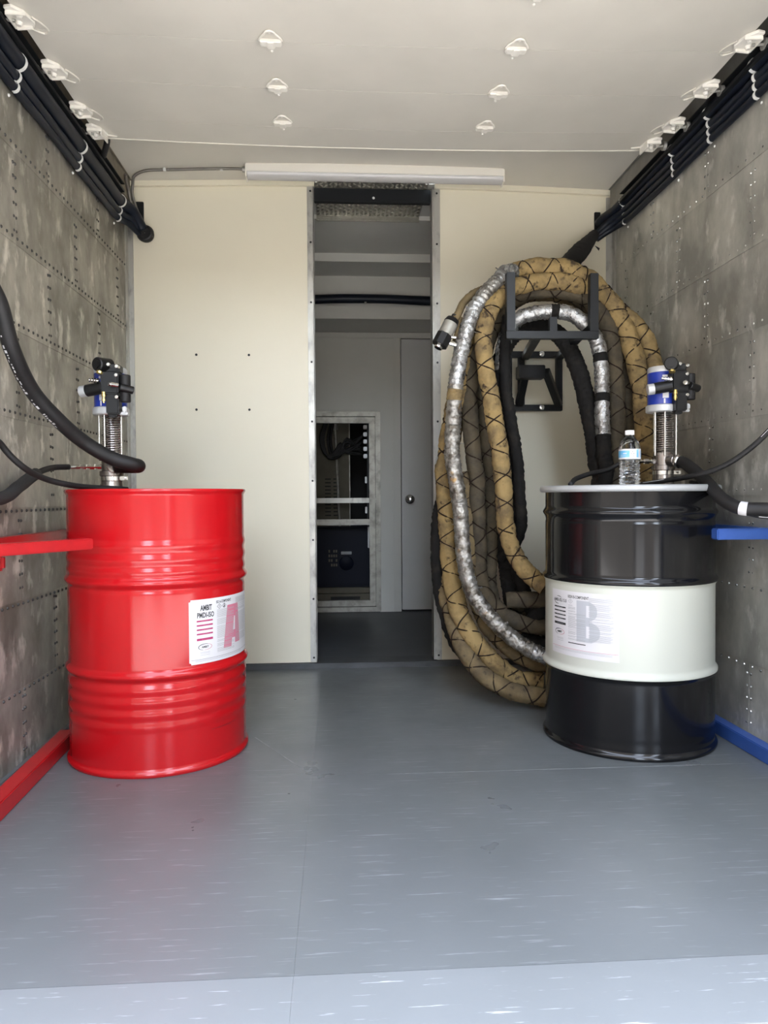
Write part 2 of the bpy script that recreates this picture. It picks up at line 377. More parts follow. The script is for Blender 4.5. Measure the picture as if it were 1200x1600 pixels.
box(b, .462, 1.18, Yb, Yb+.05, 2.005, 2.1); box(b, 1.18, XR, Yb, Yb+.05, 0, 2.1)
box(b, .408, .452, Yb-.008, Yb, .005, 2.03, .002); box(b, .452, 1.22, Yb-.008, Yb, 2.008, 2.03, .002)
obj('wall_rear', b, M['inner'], kind='structure')
d1 = thing('door_1', (.465, Yb, 0), kind='structure')
b = bmn(); box(b, .468, 1.175, Yb+.006, Yb+.045, .012, 1.998, .003); obj('door_leaf', b, M['inner_door'], d1)
kn = bmn(); lathe(kn, (.527, Yb+.006, .827), [(.034, 0), (.034, -.004), (.03, -.008), (.013, -.012), (.012, -.035), (.024, -.042), (.030, -.055), (.029, -.066), (.02, -.073), (.001, -.075)], 24, axis='y')
obj('door_knob', kn, M['chrome'], d1, smooth=True, label='round satin chrome door knob')
b = bmn(); box(b, .468, 1.175, Yb+.046, Yb+.05, 0, 2.0); obj('door_stop', b, M['void'], d1)
# closet behind the hatch opening
b = bmn(); box(b, -.62, -.56, Yb+.05, 6.5, 0, 1.6); box(b, .33, .39, Yb+.05, 6.5, 0, 1.6); box(b, -.62, .39, 6.45, 6.5, 0, 1.6); box(b, -.62, .39, Yb+.05, 6.5, 1.55, 1.6)
obj('wall_closet', b, M['void'], kind='structure')
hf = thing('hatch_frame', (-.12, Yb-.01, 0), 'bare aluminium frame around the dark equipment hatch in the rear room', 'frame')
def ring_frame(x0, x1, z0, z1, w, y0, y1, nm):
    for q in ((x0, x1, z1-w, z1), (x0, x1, z0, z0+w), (x1-w, x1, z0+w, z1-w), (x0, x0+w, z0+w, z1-w)):
        b = bmn(); box(b, q[0], q[1], y0, y1, q[2], q[3], .002); obj(nm, b, M['alu_bare'], hf)
ring_frame(-.55, .311, .004, 1.468, .036, Yb-.014, Yb-.001, 'outer_rail')
ring_frame(-.512, .272, .046, 1.426, .044, Yb-.022, Yb+.02, 'inner_rail')
b = bmn(); box(b, -.468, .228, Yb-.018, Yb+.02, .64, .683, .002); obj('crossbar', b, M['alu_bare'], hf)
b = bmn(); box(b, -.5, .26, Yb+.12, Yb+.16, .80, .838, .002); box(b, -.53, -.5, Yb+.05, Yb+.16, .80, .838); box(b, .26, .32, Yb+.05, Yb+.16, .80, .838); obj('shelf_bar', b, M['galv'], hf)
ec = thing('electrical_cabinet', (-.05, 5.8, .66), 'beige louvred metal cabinet inside the upper half of the equipment hatch', 'cabinet')
b = bmn(); box(b, -.17, .09, 5.72, 6.2, .62, 1.44, .006); obj('cabinet_body', b, M['beige'], ec)
b = bmn()
for i in range(11):
    for x in (-.10, -.035): box(b, x, x+.045, 5.716, 5.7205, .70+.028*i, .708+.028*i)
obj('louvres', b, M['void'], ec, kind='stuff')
b = bmn(); cyl(b, (.01, 5.70, .62), (-.02, 5.69, 1.47), .009, 12); obj('conduit_pipe', b, M['alu_bare'], ec, smooth=True)
b = bmn(); cyl(b, (-.019, 5.69, 1.36), (-.021, 5.69, 1.41), .02, 12); obj('pipe_clamp', b, M['galv'], ec, smooth=True)
b = bmn(); box(b, .088, .094, 5.70, 5.72, .62, 1.44); obj('edge_strip', b, M['alu_bare'], ec)
cb = bmn()
for i in range(9):
    a = random.uniform(-.05, .05); h = random.uniform(1.16, 1.32)
    tube(cb, spline([(-.06+a*.6, 5.68, 1.52), (-.07+a*.8, 5.665, 1.42), (-.1+a, 5.66, 1.28), (-.06+a*.7, 5.65, 1.13+abs(a)), (.02, 5.65, 1.16+i*.012), (.07, 5.66, h), (.2, 5.68, 1.17+.05*(i % 4))], .03), .010, 6)
tag(obj('cable_bundle', cb, M['rubber'], smooth=True), 'tangle of black cables hanging in front of the beige cabinet', 'cables')
mf = thing('hose_manifold', (.22, 5.62, 1.1), 'row of small white fittings at the right edge inside the hatch', 'fittings')
for i in range(5):
    b = bmn(); box(b, .196, .224, 5.62, 5.66, 1.36-.055*i, 1.392-.055*i, .004); obj('fitting', b, M['pump_grey'], mf)
for z in (.95, .72):
    b = bmn(); box(b, .206, .222, 5.62, 5.64, z, z+.05, .003); obj('fitting', b, M['pump_grey'], mf)
b = bmn(); box(b, .224, .25, 5.6, 5.68, .62, 1.42, .003); obj('manifold_plate', b, M['black_steel'], mf)
cm = thing('compressor', (-.1, 5.8, .15), 'dark blue machine housing in the lower half of the equipment hatch', 'machine')
b = bmn(); box(b, -.5, .29, 5.60, 6.2, .16, .62, .02); obj('housing', b, M['dark_blue'], cm, smooth=True)
b = bmn(); box(b, .02, .10, 5.594, 5.602, .41, .432, .002); obj('badge', b, M['ink_grey'], cm)
b = bmn(); lathe(b, (.06, 5.6, .345), [(.055, 0), (.055, -.012), (.045, -.018), (.001, -.02)], 24, axis='y'); obj('vent_cover', b, M['dark_blue'], cm, smooth=True)
b = bmn()
for i in range(4):
    for k in range(4):
        if (i*3+k) % 5: box(b, -.075+.018*k, -.063+.018*k, 5.597, 5.6005, .32+.035*i, .34+.035*i)
obj('data_plate', b, M['beige'], cm, kind='stuff')
b = bmn(); box(b, .222, .245, 5.55, 5.595, .46, .62, .003); obj('side_plate', b, M['pump_grey'], cm)
b = bmn(); box(b, -.5, .28, 5.52, 6.2, .05, .12, .003); box(b, -.5, .28, 5.56, 6.2, .12, .16, .003); obj('skid', b, M['beige'], cm)
b = bmn(); box(b, -.06, .16, 5.514, 5.521, .065, .10, .001); obj('skid_slot', b, M['void'], cm)

hb = thing('header_bar', (.17, 3.73, 2.35), 'black steel bar across the top of the doorway with one white bolt', 'bar')
b = bmn(); box(b, -.1075, .4745, 3.712, 3.745, 2.318, 2.384, .002); obj('bar', b, M['black_steel'], hb)
b = bmn(); dome(b, (.188, 3.7125, 2.338), (0, -1, 0), .007, .8, 8); obj('bolt', b, M['white_clip'], hb)
tp = thing('tread_plate_shelf', (.17, 3.9, 2.40), 'diamond tread plate panel hanging under the ceiling just inside the doorway', 'panel')
b = bmn(); box(b, -.107, .462, 3.664, 4.125, 2.401, 2.404); box(b, -.107, .462, 4.122, 4.125, 2.372, 2.401); obj('plate', b, M['tread'], tp)
for x in (-.107, .456):
    b = bmn(); box(b, x, x+.006, 3.70, 4.12, 2.404, 2.408); obj('hanger', b, M['galv'], tp)
b = bmn()
for i in range(24):
    for k in range(19):
        x = -.095+.0236*i; y = 3.675+.0236*k; s = 1 if (i+k) % 2 else -1
        if x > .452: continue
        vs = [b.verts.new(v) for v in ((x-.009, y-.009*s-.003, 2.401), (x-.009, y-.009*s+.003, 2.401), (x+.009, y+.009*s+.003, 2.401), (x+.009, y+.009*s-.003, 2.401), (x-.005, y-.005*s, 2.3945), (x+.005, y+.005*s, 2.3945))]
        for q in ((0, 1, 4), (1, 2, 5, 4), (2, 3, 5), (3, 0, 4, 5)): b.faces.new([vs[j] for j in q])
for i in range(24):
    x = -.095+.0236*i
    if x < .452:
        for z in (2.380, 2.393): box(b, x-.007, x+.007, 4.1185, 4.122, z-.002, z+.002)
obj('tread_lugs', b, M['tread'], tp, kind='stuff')
ch = thing('cross_hose', (.2, 4.96, 2.16), 'black hose running sideways below the soffit in the rear room', 'hose')
b = bmn(); tube(b, spline([(-.9, 4.955, 2.16), (-.3, 4.955, 2.157), (.05, 4.95, 2.166), (.32, 4.95, 2.166), (.7, 4.955, 2.157), (1.3, 4.955, 2.16)], .05), .03, 14); obj('hose', b, M['rubber_blue'], ch, smooth=True)
b = bmn(); cyl(b, (.185, 4.955, 2.166), (.199, 4.955, 2.166), .0325, 16); obj('clip', b, M['galv'], ch, smooth=True)

# ------------------------------------------------------------------ overhead door, tracks, light
ZD = 2.262
def sag(x): return ZD-.018*(1-((x-.17)/1.1)**2)
od = thing('overhead_door', (.17, 2.0, ZD), 'cream sectional overhead door rolled up under the roof', 'door')
seams = [2.985, 2.835, 2.572, 2.312, 2.05, 1.79, 1.53, 1.27]
for a, c in zip(seams, seams[1:]):
    obj('door_section', arch_slab(-.925, 1.28, c+.0009, a-.0009, .036, sag, 14), M['door'], od, smooth=60)
b = arch_slab(-.925, 1.28, 2.9855, 2.990, .020, lambda x: sag(x)-.002, 14); obj('bottom_seal', b, M['lamp_white'], od)
def hinge(x, y):
    z = sag(x); L = bmn()
    box(L, x-.033, x+.033, y-.016, y+.012, z-.012, z-.0005, .003)          # folded leaf
    h = obj('hinge', L, M['hinge'], od)
    L = bmn(); box(L, x-.0125, x+.0125, y-.020, y+.016, z-.0165, z-.006, .003); obj('hinge_knuckle', L, M['hinge'], h)
    L = bmn(); pts = [(x+.034, y-.012, z-.006), (x+.030, y-.026, z-.006), (x+.017, y-.044, z-.006), (x+.012, y-.056, z-.007), (x, y-.062, z-.007), (x-.012, y-.056, z-.007), (x-.017, y-.044, z-.006), (x-.030, y-.026, z-.006), (x-.034, y-.012, z-.006)]
    tube(L, spline(pts, .006), .0032, 6); obj('hinge_bow', L, M['hinge'], h, smooth=True)
    L = bmn(); vs = [L.verts.new(v) for v in ((x-.029, y+.012, z-.0012), (x+.029, y+.012, z-.0012), (x+.010, y+.048, z-.0012), (x, y+.054, z-.0012), (x-.010, y+.048, z-.0012))]; f = L.faces.new(vs[::-1])
    r_ = bmesh.ops.extrude_face_region(L, geom=[f]); bmesh.ops.translate(L, verts=[v for v in r_['geom'] if isinstance(v, bmesh.types.BMVert)], vec=(0, 0, -.0022))
    obj('hinge_tongue', L, M['door'], h)
    for q, r_ in ((-.052, .0068), (.044, .0048)):
        L = bmn(); dome(L, (x, y+q, z-.003), (0, 0, -1), r_, .8, 8); obj('bolt', L, M['hinge'], h)
def roller(x, y, s, last=False):
    z = ZD; L = bmn()
    poly = [(.004, -.050), (.004, .030), (-.014, .050), (-.044, .046), (-.058, .020), (-.046, -.028), (-.020, -.056)]
    lo = [L.verts.new((x+s*px, y+py, z-.001)) for px, py in poly]; hi = [L.verts.new((x+s*px, y+py, z-.011)) for px, py in poly]
    L.faces.new(lo); L.faces.new(hi[::-1])
    for i in range(len(poly)): L.faces.new((lo[i], lo[(i+1) % len(poly)], hi[(i+1) % len(poly)], hi[i]))
    bmesh.ops.recalc_face_normals(L, faces=L.faces)
    bmesh.ops.bevel(L, geom=list(L.edges), offset=.002, segments=1, affect='EDGES')
    h = obj('roller_bracket', L, M['hinge'], od)
    for q0, q1 in (((.002, -.038), (.002, .034)), ((.0, .034), (-.046, .032)), ((.0, -.038), (-.05, -.030))):
        L = bmn(); bar(L, (x+s*q0[0], y+q0[1], z-.016), (x+s*q1[0], y+q1[1], z-.014), .006, .012, .001); obj('bracket_rib', L, M['hinge'], h)
    for q in (-.018, .016):
        L = bmn(); dome(L, (x-s*(.020-q*.4), y+q, z-.011), (0, 0, -1), .0105, .9, 10); obj('bolt', L, M['hinge'], h)
    L = bmn(); cyl(L, (x-s*.01, y, z-.016), (x+s*.036, y, z-.012), .005, 8); cyl(L, (x+s*.026, y, z-.012), (x+s*.038, y, z-.012), .018, 14); obj('roller', L, M['galv'], h, smooth=True)
    if last:
        L = bmn(); bar(L, (x-s*.046, y-.030, z-.020), (x-s*.050, y+.040, z-.020), .005, .026, .001); obj('bracket_rib', L, M['hinge'], h)
        L = bmn(); bar(L, (x-s*.05, y+.028, z-.006), (x-s*.085, y+.045, z-.004), .012, .004, .001); obj('bracket_tail', L, M['hinge'], h)
    else:
        L = bmn(); pts = [(x-s*.055, y+.0, z-.004), (x-s*.072, y+.030, z-.004), (x-s*.080, y+.062, z-.004), (x-s*.064, y+.078, z-.004), (x-s*.040, y+.062, z-.004), (x-s*.022, y+.04, z-.004)]
        tube(L, spline(pts, .008), .003, 6); obj('bracket_bow', L, M['door'], h, smooth=True)
for y in (2.308, 2.562, 2.80, 2.05): hinge(-.195, y); hinge(.565, y)
for y in (2.25, 2.515, 2.765): roller(-.94, y, -1); roller(1.305, y, 1)
roller(-.935, 2.925, -1, True); roller(1.285, 2.92, 1, True)
for nm, x0, s, lb in (('door_track', XL, 1, 'dark steel door track along the top of the left wall'), ('door_track', XR, -1, 'dark steel door track along the top of the right wall')):
    t = thing(nm, (x0, 2.2, 2.24), lb, 'track')
    for q in ((.0235, .0275, 2.2285, 2.264), (.0275, .056, 2.2285, 2.2325), (.0275, .056, 2.264, 2.268), (.053, .056, 2.2325, 2.2400)):
        b = bmn(); box(b, *sorted((x0+s*q[0], x0+s*q[1])), .9, 3.43, q[2], q[3], .0008); obj('track_web' if q[0] < .024 else 'track_flange', b, M['black_steel'], t)
lf = thing('strip_light', (.19, 3.46, 2.38), 'long cream fluorescent strip light mounted above the doorway', 'light')
b = bmn(); box(b, -.416, .794, 3.462, 3.53, 2.352, 2.386, .002); obj('fixture_body', b, M['lamp_white'], lf)
b = bmn(); rows = []
for x in (-.408, .788):
    rows.append([b.verts.new((x, 3.496+.033*math.cos(t), 2.352-.026*math.sin(t))) for t in [math.pi*i/10 for i in range(11)]])
for i in range(10): b.faces.new((rows[0][i], rows[0][i+1], rows[1][i+1], rows[1][i]))
b.faces.new(rows[0]); b.faces.new(rows[1][::-1]); bmesh.ops.recalc_face_normals(b, faces=b.faces); obj('lens', b, M['lens'], lf, smooth=True)
for x in (-.416, .788):
    b = bmn(); box(b, x, x+.006, 3.462, 3.530, 2.326, 2.3515, .001); obj('end_cap', b, M['lamp_white'], lf)
b = bmn(); box(b, -.412, .79, 3.4675, 3.525, 2.386, 2.3995); obj('mounting_strip', b, M['lamp_white'], lf)
cd = thing('flexible_conduit', (-.7, 3.52, 2.365), 'thin ribbed metal conduit from the strip light to the left corner', 'conduit')
def ribs(s, a): return 1+.16*math.sin(s*2*math.pi/.006)
zc = lambda x: arc(x)-.011
cp = [(-.418, 3.50, 2.372), (-.47, 3.503, zc(-.47)), (-.6, 3.505, zc(-.6)), (-.78, 3.512, zc(-.78)), (-.88, 3.52, zc(-.88)), (-.938, 3.545, 2.352), (-.955, 3.58, 2.33), (-.962, 3.60, 2.29), (-.955, 3.615, 2.25), (-.94, 3.63, 2.20)]
b = bmn(); tube(b, spline(cp, .0018), .0064, 10, ribs); obj('conduit_tube', b, M['conduit'], cd, smooth=80)
b = bmn(); tube(b, spline([(-.966, 3.50, 2.34), (-.972, 3.53, 2.325), (-.974, 3.575, 2.30), (-.968, 3.60, 2.24), (-.955, 3.615, 2.19)], .003), .007, 8, ribs); obj('conduit_tube', b, M['conduit'], cd, smooth=80)
for x in (-.53, -.79):
    b = bmn(); cyl(b, (x-.006, 3.507, zc(x)), (x+.006, 3.507, zc(x)), .0085, 12); obj('conduit_clip', b, M['white_clip'], cd, smooth=True)
b = bmn(); cyl(b, (-.418, 3.50, 2.372), (-.432, 3.50, 2.372), .013, 12); obj('connector', b, M['galv'], cd, smooth=True)
b = bmn(); tube(b, spline([(-.905, 3.02, 2.30), (-.915, 3.06, 2.285), (-.93, 3.085, 2.262), (-.949, 3.12, 2.25)], .01), .012, 10)
tag(obj('cable', b, M['rubber'], smooth=True), 'short black cable dangling below the end of the overhead door at left', 'cable')

# hose bundles below the tracks
def bundle(side, s, X, spec, endpts, cy, side_word):
    names = ['top', 'second', 'third', 'fourth']
    hs = []
    for i, (z, r, dx) in enumerate(spec):
        pts = [(X+s*(dx+r), y, z+random.uniform(-.003, .003)) for y in (.95, 1.3, 1.7, 2.05, 2.37, 2.65, 2.93, 3.2, 3.44)]+endpts[i]
        b = bmn(); tube(b, spline(pts, .04), r, 12)
        o = obj('wall_hose', b, M['rubber_blue'], smooth=True)
        tag(o, '%s black hose of the bundle along the top of the %s wall' % (names[i] if i < len(spec)-1 else 'lowest', side_word), 'hose', 'black hoses along the %s wall' % side_word)
    for j, y in enumerate(cy):
        t = thing('hose_clamp', (X, y, spec[-1][0]), '%s white hose clip on the %s wall bundle, counted from the doorway wall' % (('nearest', 'second', 'third', 'fourth')[len(cy)-1-j] if False else ('first', 'second', 'third', 'fourth')[len(cy)-1-j], side_word), 'clip', 'white hose clips on the %s wall' % side_word)
        for z, r, dx in spec:
            b = bmn(); c = Vector((X+s*(dx+r), y, z)); rr = r+.002; n = 14
            pts = [c+Vector((s*rr*math.cos(a), 0, rr*math.sin(a))) for a in [R(-100)+R(200)*k/n for k in range(n+1)]]
            for p, q in zip(pts, pts[1:]):
                b.faces.new([b.verts.new(v) for v in (p+Vector((0, -.006, 0)), q+Vector((0, -.006, 0)), q+Vector((0, .006, 0)), p+Vector((0, .006, 0)))])
            bmesh.ops.remove_doubles(b, verts=b.verts, dist=1e-5)
            g_ = bmesh.ops.solidify(b, geom=list(b.faces), thickness=.002); obj('strap', b, M['white_clip'], t, smooth=True)
        b = bmn(); dome(b, (X+s*.001, y, spec[-1][0]-spec[-1][1]-.012), (s, 0, 0), .006, .8, 8); obj('screw', b, M['white_clip'], t)
bundle('l', 1, XL, [(2.196, .026, .003), (2.152, .017, .003), (2.120, .014, .003)],
       [[(-.945, 3.52, 2.185), (-.925, 3.575, 2.14), (-.917, 3.59, 2.12)], [(-.955, 3.52, 2.148), (-.935, 3.575, 2.125), (-.925, 3.59, 2.112)], [(-.962, 3.51, 2.122), (-.94, 3.57, 2.108), (-.93, 3.59, 2.10)]], (2.37, 2.92, 3.44), 'left')
bundle('r', -1, XR, [(2.243, .022, .003), (2.2055, .015, .003), (2.176, .014, .003), (2.149, .013, .003)],
       [[(1.345, 3.53, 2.225), (1.318, 3.60, 2.215), (1.305, 3.635, 2.20)], [(1.35, 3.52, 2.195), (1.31, 3.57, 2.165), (1.276, 3.585, 2.13)], [(1.352, 3.52, 2.17), (1.312, 3.56, 2.145), (1.274, 3.575, 2.115)], [(1.356, 3.52, 2.147), (1.318, 3.56, 2.13), (1.274, 3.57, 2.10)]], (2.35, 2.65, 2.94, 3.46), 'right')
b = bmn(); box(b, -.962, -.925, D-.012, D-.0005, 2.168, 2.275, .002); tag(obj('bracket_plate', b, M['black_steel']), 'black bracket plate at the upper left corner of the partition', 'bracket')
b = bmn(); box(b, 1.292, 1.322, D-.012, D-.0005, 2.155, 2.265, .002); tag(obj('bracket_plate', b, M['black_steel']), 'black bracket plate at the upper right corner of the partition', 'bracket')
bt = thing('hose_boot', (-.905, 3.6, 2.11), 'round black end of the left hose bundle against the cream wall', 'hose end')
b = bmn(); lathe(b, (-.905, 3.6, 2.105), [(.026, .03), (.037, .02), (.041, 0), (.037, -.016), (.030, -.020), (.026, -.012), (.001, -.010)], 24, axis='y'); obj('boot_shell', b, M['rubber'], bt, smooth=True)
b = bmn(); tube(b, spline([(-.93, 3.583, 2.09), (-.918, 3.578, 2.112), (-.895, 3.578, 2.118)], .006), .005, 8); obj('cable_core', b, M['sleeve'], bt, smooth=True)

# ------------------------------------------------------------------ drums
def bump(z, c, w): t = abs(z-c)/w; return .5*(1+math.cos(math.pi*t)) if t < 1 else 0
def drum_profile(R0, beads, z0, z1, step=.004):
    out = []; n = int((z1-z0)/step)
    for i in range(n+1):
        z = z0+(z1-z0)*i/n; out.append((R0+sum(a*bump(z, c, w) for c, a, w in beads), z))
    return out
CH0 = [(.280, .006), (.287, .0005), (.2915, .0005), (.2945, .006), (.2945, .011), (.291, .016)]
def cpt(c, Rr, a, z): a = R(a); return (c[0]+Rr*math.cos(a), c[1]+Rr*math.sin(a), c[2]+z)
def patch(bm, c, Rr, a0, a1, z0, z1, b0=None, b1=None):
    """curved quad on a cylinder; a0..a1 at the bottom, b0..b1 at the top"""
    b0 = a0 if b0 is None else b0; b1 = a1 if b1 is None else b1
    n = max(1, int(abs(a1-a0)/2.5)); nz = 1 if (a0 == b0 and a1 == b1) else 8; rows = []
    for k in range(nz+1):
        q = k/nz; l, r_ = a0+(b0-a0)*q, a1+(b1-a1)*q
        rows.append([bm.verts.new(cpt(c, Rr, l+(r_-l)*i/n, z0+(z1-z0)*q)) for i in range(n+1)])
    for lo, hi in zip(rows, rows[1:]):
        for i in range(n): bm.faces.new((lo[i], lo[i+1], hi[i+1], hi[i]))
def text_geo(s, bold=.0):
    cu = bpy.data.curves.new('t', 'FONT'); cu.body = s; cu.size = 1; cu.offset = bold; cu.resolution_u = 3
    o = bpy.data.objects.new('t', cu); COL.objects.link(o)
    dg = bpy.context.evaluated_depsgraph_get(); me = bpy.data.meshes.new_from_object(o.evaluated_get(dg))
    vs = [v.co.copy() for v in me.vertices]; fs = [tuple(p.vertices) for p in me.polygons]
    bpy.data.objects.remove(o); bpy.data.curves.remove(cu); bpy.data.meshes.remove(me)
    x0 = min(v.x for v in vs); x1 = max(v.x for v in vs); y0 = min(v.y for v in vs); y1 = max(v.y for v in vs)
    return [((v.x-x0)/(x1-x0), (v.y-y0)/(y1-y0)) for v in vs], fs
def text_on(bm, c, Rr, s, a0, a1, z0, z1, bold=.02):
    vs, fs = text_geo(s, bold)
    V = [bm.verts.new(cpt(c, Rr, a0+(a1-a0)*u, z0+(z1-z0)*v)) for u, v in vs]
    for f in fs:
        try: bm.faces.new([V[i] for i in f])
        except ValueError: pass
def ring_on(bm, c, Rr, ac, zc, da, dz, w, t0, t1, n=20):
    pr = []
    for i in range(n+1):
        t = R(t0+(t1-t0)*i/n); ww = w*(.35+.65*math.sin(math.pi*i/n))
        pr.append((bm.verts.new(cpt(c, Rr, ac+(da+ww*180/math.pi/Rr)*math.cos(t), zc+(dz+ww)*math.sin(t))), bm.verts.new(cpt(c, Rr, ac+da*math.cos(t), zc+dz*math.sin(t)))))
    for p, q in zip(pr, pr[1:]): bm.faces.new((p[0], q[0], q[1], p[1]))
def diamond(bm, c, Rr, a, z, da, dz, w=.8):
    for s1, s2 in ((1, 1), (1, -1), (-1, 1), (-1, -1)):
        k = .82
        bm.faces.new([bm.verts.new(cpt(c, Rr, a+x, z+y)) for x, y in ((s1*da, 0), (0, s2*dz), (0, s2*dz*k), (s1*da*k, 0))])

AX, AY = -.610, 2.545; cA = (AX, AY, 0)
dA = thing('steel_drum', (AX, AY, 0), 'glossy red steel drum with a white and pink label', 'drum')
beads = [(.702, .0032, .021), (.660, .0032, .021), (.622, .0028, .018), (.589, .0095, .019), (.568, -.002, .012), (.306, .0095, .019), (.285, -.002, .012), (.262, .0028, .018), (.226, .0030, .02), (.188, .0030, .02), (.150, .0022, .02)]
prof = CH0+drum_profile(.286, beads, .022, .860)+[(.2895, .866), (.2925, .8705), (.2925, .8745), (.2905, .8775), (.2875, .8775), (.2862, .874), (.2850, .862), (.276, .859), (.001, .860)]
b = bmn(); lathe(b, cA, prof, 112, cap0=True); obj('drum_body', b, M['red'], dA, smooth=50)
b = bmn(); lathe(b, (AX+.19, AY-.06, .8595), [(.033, 0), (.033, .009), (.028, .012), (.001, .012)], 24); obj('bung_plug', b, M['galv'], dA, smooth=True)
b = bmn(); patch(b, cA, .2868, -44, -20, .1175, .1185); patch(b, cA, .2868, -39, -27, .1155, .1162); obj('stamped_line', b, mat('stamp_ink', (.12, .005, .008), .5), dA)
b = bmn(); patch(b, cA, .2867, -58.8, 4, .331, .532)
bmesh.ops.bevel(b, geom=[v for v in b.verts if len(v.link_edges) == 2], offset=.006, segments=3, affect='VERTICES')
LA = obj('label', b, M['paper'], dA, smooth=True, label='white curved paper label with a large pink letter A'); R1 = .2870
b = bmn(); text_on(b, cA, R1, 'AMBIT', -51.3, -42.8, .496, .514, .035); text_on(b, cA, R1, 'PMDI-ISO', -53.4, -41.2, .474, .491, .03)
text_on(b, cA, R1, 'ISO A-COMPONENT', -39.3, -25.3, .5135, .5225, .03); obj('printed_name', b, M['ink'], LA)
b = bmn()
for i in range(4):
    z = .462-.0135*i; patch(b, cA, R1, -53.8, -42.2, z, z+.0048)
patch(b, cA, R1, -53.8, -42.2, .4035, .4105); obj('magenta_stripe', b, M['ink_mag'], LA, kind='stuff')
b = bmn()
for i in range(5): z = (.462, .4485, .435, .4215, .4035)[i]; text_on(b, cA, R1+.0002, ('CAUTION', 'CONTENTS', 'STORAGE', 'NET', 'LOT NO')[i] if False else '-----', -50.5+(i % 2), -46+(i % 3), z+.002, z+.003, .0)
obj('stripe_text', b, M['ink_pink'], LA, kind='stuff')
b = bmn()
patch(b, cA, R1, -33.2, -25.2, .366, .502, -29.2, -20.2); patch(b, cA, R1, -20.6, -14.0, .374, .502, -20.2, -16.5)
patch(b, cA, R1, -25.2, -20.6, .392, .417, -24.3, -20.5); patch(b, cA, R1, -22.3, -20.3, .462, .502, -20.2, -20.15); obj('printed_letter_a', b, M['ink_pink'], LA)
b = bmn(); ring_on(b, cA, R1, -47.9, .3825, 4.6, .0088, .0022, 60, 250); text_on(b, cA, R1, 'AMBIT', -50.6, -45.4, .3795, .386, .03); obj('logo_ellipse', b, M['ink'], LA)
b = bmn(); ring_on(b, cA, R1, -47.9, .3825, 4.6, .0088, .0016, -100, 70); obj('logo_swoosh', b, M['ink_red'], LA)
b = bmn(); patch(b, cA, R1, -57.8, 3.0, .3445, .3453); diamond(b, cA, R1, -36.7, .5035, 2.0, .0085); diamond(b, cA, R1, -32.3, .5035, 1.9, .0085)
patch(b, cA, R1, -36.9, -36.5, .501, .507); patch(b, cA, R1, -33.0, -31.6, .499, .502); patch(b, cA, R1, -32.6, -32.0, .501, .509); obj('hazard_marks', b, M['ink'], LA, kind='stuff')
b = bmn(); rr = random.Random(3); z = .492
while z > .358:
    if rr.random() > .12:
        patch(b, cA, R1+.0001, -38.8, -38.8+rr.uniform(10, 16) if rr.random() < .3 else -21.8, z, z+.0011)
    z -= .0029
z = .520
while z > .375:
    if rr.random() > .15: patch(b, cA, R1+.0001, -19.6, rr.uniform(-4, .5), z, z+.0011)
    z -= .0029
for z in (.366, .3625, .357, .341, .3385): patch(b, cA, R1+.0001, -51.5 if z > .35 else -55, -44.5 if z > .35 else -12, z, z+.0009)
obj('fine_print', b, M['ink_text'], LA, kind='stuff')

BX, BY = 1.023, 2.554; cB = (BX, BY, 0)
dB = thing('steel_drum', (BX, BY, 0), 'black steel drum with a broad white middle band and white label', 'drum')
beads = [(.792, .0085, .020), (.566, .0090, .020), (.262, .0095, .020), (.765, -.0015, .01), (.05, -.001, .02)]
body = CH0+drum_profile(.285, beads, .022, .852)+[(.285, .866), (.280, .866)]
mis = [1 if .2605 < (p[1]+q[1])/2 < .5585 else 0 for p, q in zip(body, body[1:])]
b = bmn(); lathe(b, cB, body, 112, mis, cap0=True, cap1=True); obj('drum_body', b, [M['black_drum'], M['white_drum']], dB, smooth=50)
b = bmn(); lathe(b, cB, [(.286, .861), (.297, .8605), (.3025, .864), (.3045, .871), (.3025, .879), (.297, .8825), (.289, .8825), (.285, .879), (.284, .866)], 96); obj('lever_ring', b, M['ring'], dB, smooth=60, label='light grey clamping ring')
b = bmn(); lathe(b, cB, [(.283, .866), (.283, .874), (.278, .876), (.27, .872), (.001, .872)], 64); obj('drum_lid', b, M['black_drum'], dB, smooth=50)
b = bmn(); patch(b, cB, .2858, -20.6, -20.1, .277, .55); obj('side_seam', b, M['ink_grey'], dB)
b = bmn(); patch(b, cB, .2857, -171.5, -116.7, .312, .529)
LB = obj('label', b, M['paper'], dB, smooth=True, label='white curved paper label with a faint grey letter B'); R1 = .2860
b = bmn(); text_on(b, cB, R1, 'AMBI-ISU 5.0', -169, -154.8, .489, .500, .02); ring_on(b, cB, R1, -163.5, .4945, 4.6, .0115, .0022, 40, 110); ring_on(b, cB, R1, -163.5, .4935, 4.6, .0115, .0026, 190, 275)
text_on(b, cB, R1, 'RESIN B-COMPONENT', -153.4, -136.8, .5065, .5165, .02); obj('printed_name', b, M['ink'], LB)
b = bmn()
for i in range(4):
    z = .4685-.0128*i; patch(b, cB, R1, -168.2, -155.6, z, z+.0045)
patch(b, cB, R1, -168.2, -155.6, .4115, .4195); patch(b, cB, R1, -153.2, -139, .3555, .3585); obj('black_stripe', b, M['ink'], LB, kind='stuff')
b = bmn()
for i in range(5): z = (.4685, .4557, .4429, .4301, .413)[i]; text_on(b, cB, R1+.0002, '-----', -165+(i % 2), -159+(i % 3), z+.0018, z+.0028, .0)
obj('stripe_text', b, M['ink_fade'], LB, kind='stuff')
b = bmn()
